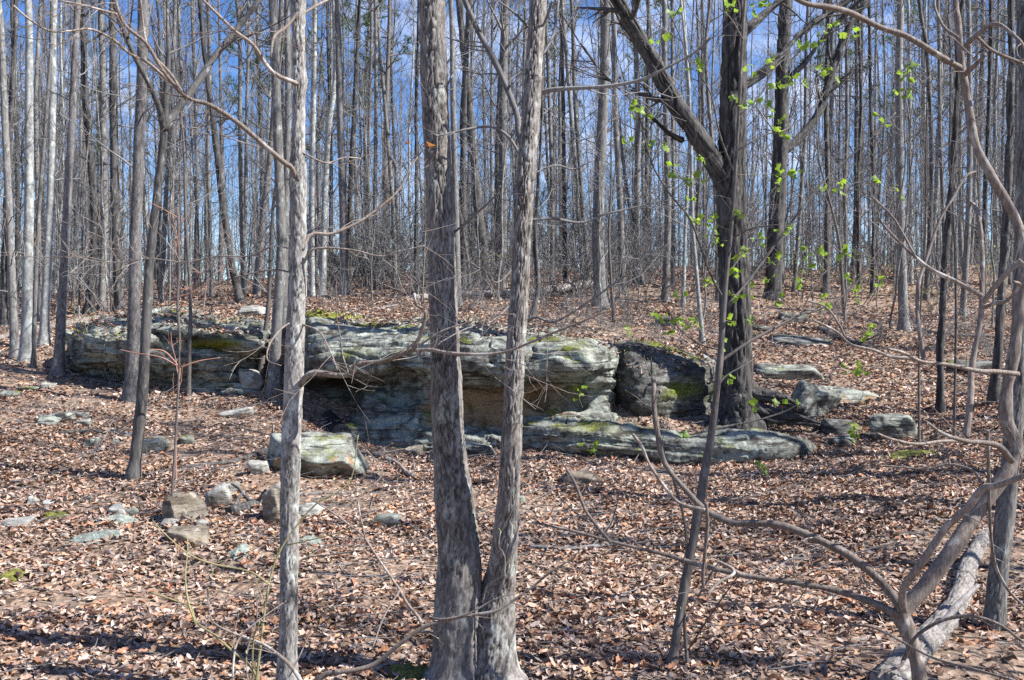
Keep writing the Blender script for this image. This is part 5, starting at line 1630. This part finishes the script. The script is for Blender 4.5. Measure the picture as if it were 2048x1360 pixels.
# near thin-stemmed shrubs at the lower left, traced
def near_shrub(label, root_px, d, polys, mat, seed, buds=10, twigs=3.0, tlen=.16):
    b = P(root_px[0], root_px[1], d); b[2] = float(hz(b[0], b[1]))
    r = link('shrub', None, loc=b)
    tag(r, label, 'shrub')
    out = branch_set('stem', r, b, d, polys, mat, seed, twigs, tlen, .0009, 1)
    rng = np.random.default_rng(seed)
    tips = np.vstack([o[2][:, -1] for o in out] + [o[0][-1:] for o in out])
    for i in rng.permutation(len(tips))[:buds]:
        add_leaf(budm, r, b, tips[i], norm(rng.normal(0, .5, 3) + [0, 0, .8]), rng.uniform(.012, .022), rng, name='bud')
    return r
budm = leaf_mesh('bud', [(0, 0), (.2, .14), (.6, .16), (1, 0), (.6, -.16), (.2, -.14)], -.6, .0); budm.materials.append(M['bud'])
near_shrub('arching brown shrub branch crossing before the foot of the forked tree', (640, 1372), 4.2, [
    ([(612, 1390), (650, 1352), (700, 1340), (745, 1325), (800, 1290), (845, 1258), (880, 1245), (930, 1232), (985, 1222), (1020, 1208), (1060, 1180), (1100, 1150), (1135, 1120)], 12, 3, -.1),
    ([(846, 1257), (835, 1238), (815, 1205), (800, 1180), (770, 1140), (745, 1110), (725, 1070), (700, 1045), (660, 1022), (625, 1000)], 7, 3, .2),
    ([(880, 1245), (862, 1238), (890, 1238), (935, 1222), (990, 1200), (1040, 1185)], 5, 2, -.15),
    ([(965, 1205), (975, 1170), (1005, 1150), (1008, 1115), (1000, 1090), (996, 1065)], 4, 2, -.1),
    ([(800, 1180), (770, 1235), (745, 1290)], 4, 3, -.1),
    ([(720, 1100), (680, 1110), (630, 1112), (600, 1108)], 3, 2, .1),
    ([(730, 1075), (715, 1010), (730, 985), (765, 945), (735, 895)], 4, 2, .1),
], M['brown'], 501, 12)
near_shrub('thin green-stemmed shrub left of the thin foreground tree', (520, 1372), 4.1, [
    ([(530, 1390), (506, 1328), (470, 1300), (430, 1270), (392, 1248), (380, 1215), (370, 1210), (300, 1180)], 6, 3, .2),
    ([(392, 1250), (374, 1200), (374, 1150), (378, 1100), (372, 1070)], 4, 2, .1),
    ([(510, 1385), (520, 1280), (540, 1170), (560, 1100), (600, 1050), (640, 1005), (700, 960), (715, 870)], 5, 2, .1),
    ([(540, 1170), (500, 1140), (430, 1128), (380, 1112), (335, 1070), (310, 1040)], 4, 2, .2),
    ([(575, 1090), (640, 1075), (700, 1055), (750, 1045)], 3, 2, -.1),
    ([(505, 1380), (508, 1290), (515, 1240)], 4, 3, -.1),
], M['greentwig'], 502, 14)
near_shrub('pale leaning shrub stem crossing the foot of the thin foreground tree', (600, 1372), 4.0, [
    ([(612, 1380), (585, 1335), (550, 1308), (512, 1286), (470, 1270), (440, 1250), (420, 1225), (415, 1170)], 8, 3, .2),
    ([(465, 1380), (468, 1320), (480, 1280), (520, 1240), (570, 1200)], 5, 2, .1),
    ([(500, 1390), (500, 1310), (512, 1230), (505, 1180)], 4, 2, .2),
    ([(560, 1385), (590, 1330), (625, 1260)], 4, 2, .1),
], M['brown'], 503, 6)
near_shrub('thin dark stem with buds beside the leaning young tree', (1380, 1335), 5.0, [
    ([(1376, 1345), (1372, 1240), (1376, 1120), (1368, 1040), (1345, 965), (1322, 890), (1310, 800), (1300, 720)], 7, 3, .2),
    ([(1372, 1240), (1400, 1180), (1440, 1120), (1500, 1080)], 4, 2, .2),
    ([(1376, 1300), (1430, 1220), (1480, 1150)], 4, 2, -.2),
], M['sapling'], 504, 14)
near_shrub('reddish twigged shrub before the layered boulder', (300, 800), 9.6, [
    ([(352, 1000), (354, 860), (360, 735)], 5, 3, .1),
    ([(360, 735), (320, 715), (270, 705), (240, 700)], 3, 1.5, .1),
    ([(360, 735), (330, 705), (300, 700)], 3, 1.5, -.1),
    ([(360, 735), (400, 720), (440, 716)], 3, 1.5, .1),
], M['reddish'], 505, 0, 2.0, .3)

# ------------------------------------------------------------------ fallen logs and sticks
def log(label, pix_pts, w0, w1, mat, seed, name='fallen_log', lift=.6, sides=22, stubs=3, relief='scaly', ds=None):
    pts = []
    for i, (a, b) in enumerate(pix_pts):
        g = ground_at(a, b) if ds is None else P(a, b, ds[i])
        pts.append(g)
    pts = np.array(pts)
    d = pts[:, 1].mean()
    rad = np.linspace(w0, w1, len(pts)) * d / F / 2
    if ds is None:
        pts[:, 2] += rad * lift
    mb = MB()
    rng = np.random.default_rng(seed)
    LP, LR = relief_tube(mb, pts, rad, sides, 110, relief, seed, True, .06)
    org = LP[len(LP) // 2].copy()
    o = mb.build(name, M[mat], None, org, org)
    tag(o, label, 'log' if name == 'fallen_log' else 'stick')
    if stubs:
        b, dr, Ln, r = sprout(rng, LP[None], LR[None], stubs, .1, .95, .9, 0, .4)
        dr[:, 2] = np.abs(dr[:, 2])
        P1, R1 = grow(rng, b, dr, rng.uniform(.15, .5, stubs), np.maximum(r, .004), 5, .1, .12, .5)
        for q in range(stubs):
            m2 = MB(); m2.add(*tubes(P1[q:q + 1], R1[q:q + 1], 5))
            m2.build('broken_branch', M[mat], o, org)
    return o
log('long pale fallen log lying along the crest at the far left', [(-30, 690), (40, 668), (110, 652), (180, 640), (250, 628)], 20, 12, 'rotlog', 601, ds=[17.6, 18.3, 19.0, 19.7, 20.4])
log('white barkless log lying across the crest behind the forked tree', [(830, 604), (920, 598), (1020, 596), (1110, 589), (1188, 577)], 12, 17, 'deadwood', 602, lift=1.3)
log('weathered dead log slanting down at the lower right corner', [(1770, 1392), (1840, 1312), (1893, 1254), (1922, 1200), (1938, 1140), (1972, 1080)], 50, 34, 'deadwood', 603, relief='hickory', sides=64, lift=.6, stubs=1)
log('dark forked stick lying right of the pale flat-topped boulder', [(722, 908), (765, 918), (795, 932), (812, 950), (828, 958)], 9, 12, 'brown', 604, 'fallen_branch', .8)
log('mossy dark log on the slope right of the oak', [(1640, 662), (1690, 682), (1740, 700)], 13, 11, 'dark', 605)
log('dark log end lying against the left of the tan block', [(460, 1032), (500, 1020), (530, 1008)], 22, 24, 'dark', 606)
log('long dark branch lying behind the pale flat-topped boulder', [(290, 955), (380, 938), (470, 925), (540, 902), (590, 880)], 8, 12, 'dark', 607, 'fallen_branch', .6)
log('brown log stretched on the leaves left of the lichen-green rock', [(120, 870), (190, 866), (250, 872)], 10, 8, 'dark', 608, 'fallen_branch', .5)
log('grey branch running to the foot of the slim forked tree', [(150, 918), (190, 906), (230, 888), (262, 870)], 7, 9, 'twig', 609, 'fallen_branch', .5)
log('grey stick lying below the brown wedge slab', [(1060, 1098), (1140, 1100), (1220, 1092), (1302, 1068)], 10, 8, 'twig', 610, 'fallen_branch', .6)
log('dark stub of wood in the leaves below the brown wedge slab', [(1160, 1056), (1200, 1052), (1240, 1064)], 12, 9, 'dark', 611, 'fallen_branch', .5)
log('pale stick on the leaves left of the low ledge', [(755, 985), (640, 988), (560, 992)], 6, 5, 'rotlog', 612, 'fallen_branch', .5)
log('dark log on the slope just above the rounded boulder', [(1230, 690), (1300, 695), (1380, 706), (1430, 716)], 9, 8, 'dark', 613)
log('fallen stem on the right slope beyond the boulders', [(1830, 660), (1900, 672), (1990, 676)], 9, 7, 'rotlog', 614)
log('thin fallen stem high on the right slope', [(1610, 622), (1690, 632), (1760, 650)], 7, 6, 'rotlog', 615)
log('dark oak root log lying before the oak base', [(1420, 855), (1500, 852), (1570, 848), (1640, 838)], 22, 14, 'dark', 616, relief='oak', lift=.4)
log('fallen grey branch on the crest above the outcrop', [(700, 622), (760, 618), (830, 605)], 8, 6, 'rotlog', 617, 'fallen_branch', .5)
log('black charred-looking stump at the foot of the stout leaning trunk', [(968, 560), (985, 548), (996, 538)], 22, 14, 'dark', 618, 'fallen_log', .6)

# oak root flare
mb = MB()
for k, (pp_, w0, w1) in enumerate([([(1470, 800), (1500, 815), (1545, 832), (1590, 838), (1640, 840)], 52, 14), ([(1466, 810), (1440, 835), (1425, 850)], 44, 16), ([(1476, 800), (1480, 835), (1478, 858)], 60, 30), ([(1478, 790), (1520, 790), (1570, 800), (1610, 812)], 40, 16)]):
    dd = np.linspace(13.0, 12.75, len(pp_)) - (0.1 if k == 2 else 0)
    pts = np.array([P(a, b, q) for (a, b), q in zip(pp_, dd)])
    pts[-1, 2] -= .06
    relief_tube(mb, pts, np.linspace(w0, w1, len(pp_)) * 13 / F / 2, 48, 90, 'oak', 700 + k)
oak = [o for o in bpy.data.objects if o.name == 'oak_tree'][0]
mb.build('roots', M['oak'], oak, np.array(oak.location))

# ------------------------------------------------------------------ leaf litter
PAL = np.array([(.35, .24, .18), (.42, .315, .25), (.32, .165, .10), (.20, .125, .085), (.34, .275, .235), (.48, .39, .33), (.25, .185, .15), (.40, .235, .14), (.13, .085, .062)])
PW = np.array([.24, .21, .13, .11, .09, .05, .09, .06, .02])
def litter(rng, X, Y, Z, size, Nrm=None, detail=1):
    n = len(X)
    if detail == 2:     # lobed oak-like or oval leaf with a folded midrib
        ox = np.array([0, .25, .5, .75, 1.0, .18, .36, .5, .68, .82, .18, .36, .5, .68, .82])
        oy = np.array([0, 0, 0, 0, 0, .20, .30, .20, .26, .12, -.20, -.30, -.20, -.26, -.12])
        F_ = [(0, 1, 5), (1, 6, 5), (1, 2, 6), (2, 7, 6), (2, 8, 7), (2, 3, 8), (3, 9, 8), (3, 4, 9), (0, 10, 1), (1, 10, 11), (1, 11, 2), (2, 11, 12), (2, 12, 13), (2, 13, 3), (3, 13, 14), (3, 14, 4)]
    elif detail == 1:
        ox = np.array([0, .38, .72, 1.0, .3, .66, .3, .66])
        oy = np.array([0, 0, 0, 0, .27, .22, -.27, -.22])
        F_ = [(0, 1, 4), (1, 5, 4), (1, 2, 5), (2, 3, 5), (0, 6, 1), (1, 6, 7), (1, 7, 2), (2, 7, 3)]
    else:
        ox = np.array([0, .5, 1.0, .45, .45]); oy = np.array([0, 0, 0, .32, -.32])
        F_ = [(0, 1, 3), (1, 2, 3), (0, 4, 1), (1, 4, 2)]
    if detail == -1:
        ox = np.array([0, 1.0, .45, .5]); oy = np.array([0, 0, .32, -.32])
        F_ = [(0, 1, 2), (0, 3, 1)]
    k = len(ox)
    jit = rng.normal(1, .12, (n, k))
    lx = (ox[None] - .5) * jit
    wid = rng.uniform(.5, 1.15, (n, 1))
    ly = oy[None] * wid * jit
    fold = rng.normal(.4, .6, (n, 1)); curl = rng.normal(.0, .8, (n, 1)); tw = rng.normal(0, .5, (n, 1))
    lz = fold * np.abs(ly) + curl * (lx ** 2) + tw * lx * ly * 2
    L_ = np.stack([lx, ly, lz], -1) * size[:, None, None]
    a = rng.uniform(0, 2 * np.pi, n); b = rng.normal(0, .24, n); c = rng.normal(0, .24, n)
    ca, sa, cb_, sb_, cc, sc_ = np.cos(a), np.sin(a), np.cos(b), np.sin(b), np.cos(c), np.sin(c)
    x, y, z = L_[..., 0], L_[..., 1], L_[..., 2]
    y, z = y * cc[:, None] - z * sc_[:, None], y * sc_[:, None] + z * cc[:, None]
    x, z = x * cb_[:, None] + z * sb_[:, None], -x * sb_[:, None] + z * cb_[:, None]
    x, y = x * ca[:, None] - y * sa[:, None], x * sa[:, None] + y * ca[:, None]
    lift = rng.uniform(.003, .026, n) * size / .07
    V = np.stack([x + X[:, None], y + Y[:, None], z + (Z + lift)[:, None]], -1).reshape(-1, 3)
    T = (np.array(F_)[None] + (np.arange(n) * k)[:, None, None]).reshape(-1, 3)
    ci = rng.choice(len(PAL), n, p=PW)
    zone = fbm(np.stack([X * .7, Y * .7, X * 0], -1), 91, 3)
    col = PAL[ci] * rng.uniform(.75, 1.2, (n, 1)) * (1 + .12 * zone[:, None])
    col = np.repeat(col, k, 0)
    return V, T, col

rng = np.random.default_rng(2024)
parts = []
def scatter(n, d0, d1, margin=1.15):
    # uniform per ground area inside the view wedge
    d = np.sqrt(rng.uniform(d0 ** 2, d1 ** 2, n))
    x = rng.uniform(-.53 * margin, .53 * margin, n) * d
    return x, d
def bare(x, y):
    """patches where grey soil and twigs show instead of leaves"""
    q = np.stack([x, y, x * 0], -1)
    n = fbm(q * .55, 71, 3)
    px = 1024 + F * x / y
    band = np.exp(-((y - (6.3 + (px - 100) / 900 * .9)) / .28) ** 2) * (px < 900)         # faint track
    lich = np.exp(-(((px - 200) / 85) ** 2 + ((y - 8.7) / .6) ** 2))
    return np.clip(sstep(.1, .75, n) * .75 + .8 * band + .7 * lich, 0, .9)
for (cnt, d0, d1, s0, s1, det) in ((15500, 3.6, 6.0, .026, .078, 2), (27000, 5.7, 8.6, .025, .077, 1), (70000, 8.0, 13.5, .033, .085, 0), (66000, 13.5, 21, .045, .10, -1), (40000, 21, 36, .07, .13, -1)):
    x, y = scatter(cnt, d0, d1)
    keep = rng.uniform(0, 1, cnt) > bare(x, y)
    x, y = x[keep], y[keep]
    parts.append(litter(rng, x, y, hz(x, y), rng.uniform(s0, s1, len(x)), None, det))
# a thinner spread beyond the edges of the view
x = rng.uniform(-16, 16, 20000); y = rng.uniform(-2, 22, 20000)
k = np.abs(x) > .6 * np.maximum(y, 2.5)
x, y = x[k], y[k]
parts.append(litter(rng, x, y, hz(x, y), rng.uniform(.08, .14, len(x)), None, -1))
# leaves caught on the rocks
lx, ly, lz = [], [], []
for bv in ROCK_BVH[:4]:
    pass
cand = rng.uniform([-7.2, 11.4], [5.5, 17.5], (18000, 2))
cn = fbm(np.column_stack([cand * 1.1, cand[:, :1] * 0]), 55, 3)
for (cx, cy), q in zip(cand, cn):
    best = None
    for bv in ROCK_BVH[:4]:
        hit = bv.ray_cast(Vector((cx, cy, 6)), Vector((0, 0, -1)))
        if hit[0] is not None and abs(hit[1].z) > .62 and (best is None or hit[0].z > best):
            best = hit[0].z
    if best is not None and q + (cy - 13.0) * .45 > rng.uniform(.0, .6):
        lx.append(cx); ly.append(cy); lz.append(best)
if lx:
    parts.append(litter(rng, np.array(lx), np.array(ly), np.array(lz), rng.uniform(.05, .10, len(lx)), None, 0))
off, VV, TT, CC = 0, [], [], []
for V, T, c in parts:
    VV.append(V); TT.append(T + off); CC.append(c); off += len(V)
lm = mesh_from('leaf_litter', np.vstack(VV), None, np.vstack(TT), False, np.vstack(CC))
tag(link('leaf_litter', lm, M['litter']), 'dry brown fallen leaves blanketing the forest floor', 'leaves', kind='stuff')

# twigs lying among the leaves
n = 4200
x, y = scatter(n, 3.8, 22)
a = rng.uniform(0, np.pi, n)
a = np.where(rng.random(n) < .5, rng.normal(0, .35, n), a)
Ln = rng.gamma(2.0, .13, n) + .08
b = np.stack([x, y, hz(x, y) + .02], -1)
dv = np.stack([np.cos(a), np.sin(a), rng.normal(0, .08, n)], -1)
P1, R1 = grow(rng, b, dv, Ln, rng.uniform(.0014, .0042, n) * (1 + y / 14), 4, 0, .12, .5)
P1[..., 2] = np.maximum(hz(P1[..., 0].ravel(), P1[..., 1].ravel()).reshape(n, 4) + .012, P1[..., 2])
mb = MB(); mb.add(*tubes(P1, R1, 3))
tag(mb.build('fallen_twigs', M['twig']), 'thin grey twigs scattered over the fallen leaves', 'twigs', kind='stuff')

# moss and lichen crusts on the soil
def crust(label, spots, mat, cat, seed):
    rng = np.random.default_rng(seed)
    for k, (px, py, w, h, lab) in enumerate(spots):
        g = ground_at(px, py)
        rx = w * g[1] / F / 2
        ry = max(.12, rx * h)
        nr, ns = 14, 40
        V = [np.array([g[0], g[1], float(hz(g[0], g[1])) + .05])]
        th = np.arange(ns) / ns * 2 * np.pi
        edge = 1 + .35 * fbm(np.stack([np.cos(th) * 1.5 + k * 5, np.sin(th) * 1.5, th * 0], -1), seed, 4)
        for i in range(1, nr + 1):
            f = i / nr
            xx = g[0] + np.cos(th) * rx * f * edge
            yy = g[1] + np.sin(th) * ry * f * edge
            zz = hz(xx, yy) + .05 * (1 - f ** 2) + .018 * fbm(np.stack([xx * 14, yy * 14, xx * 0], -1), seed + 3, 3) * (1 - f * .4) - .02 * (f > .99)
            V += list(np.stack([xx, yy, zz], -1))
        V = np.array(V)
        ii = 1 + np.arange(nr * ns).reshape(nr, ns)
        nx = np.roll(ii, -1, 1)
        Q = np.stack([ii[:-1], ii[1:], nx[1:], nx[:-1]], -1).reshape(-1, 4)
        T = [(0, ii[0, j], nx[0, j]) for j in range(ns)]
        o = link(cat, mesh_from(cat, V - g, Q, T), M[mat], None, g)
        tag(o, lab, cat.split('_')[0])
def crust_mat(name, a, b, c):
    m, t, bs = new_mat(name)
    v = coords(t, (1, 1, 1))
    f = noise(t, v, 26, 6, .75)
    col = ramp(t, f, [(.33, a), (.5, b), (.68, c)])
    t.links.new(col, bs.inputs['Base Color'])
    bs.inputs['Roughness'].default_value = .95
    bump(t, bs, f, .9, .03)
    return m
M['moss'] = crust_mat('moss', (.04, .045, .01), (.14, .145, .022), (.27, .25, .05))
M['lichen'] = crust_mat('lichen', (.09, .09, .075), (.22, .25, .215), (.36, .41, .37))
crust('', [(200, 1078, 120, .35, 'grey-green lichen crust on the soil in the lower left'), (235, 1045, 70, .4, 'smaller grey-green lichen crust just above the larger one'), (478, 1108, 50, .4, 'little lichen crust left of the thin foreground tree'),
           (620, 1088, 50, .4, 'little lichen crust right of the thin foreground tree')], 'lichen', 'lichen_patch', 801)
crust('', [(1820, 912, 150, .4, 'mossy brown patch in the leaves before the wedge-shaped boulder'), (820, 1352, 110, .6, 'green moss cushion at the left foot of the forked tree'), (110, 1038, 70, .35, 'yellow moss patch among stones at the lower left'),
           (20, 1160, 50, .6, 'dark green moss tuft at the lower left edge')], 'moss', 'moss_patch', 802)
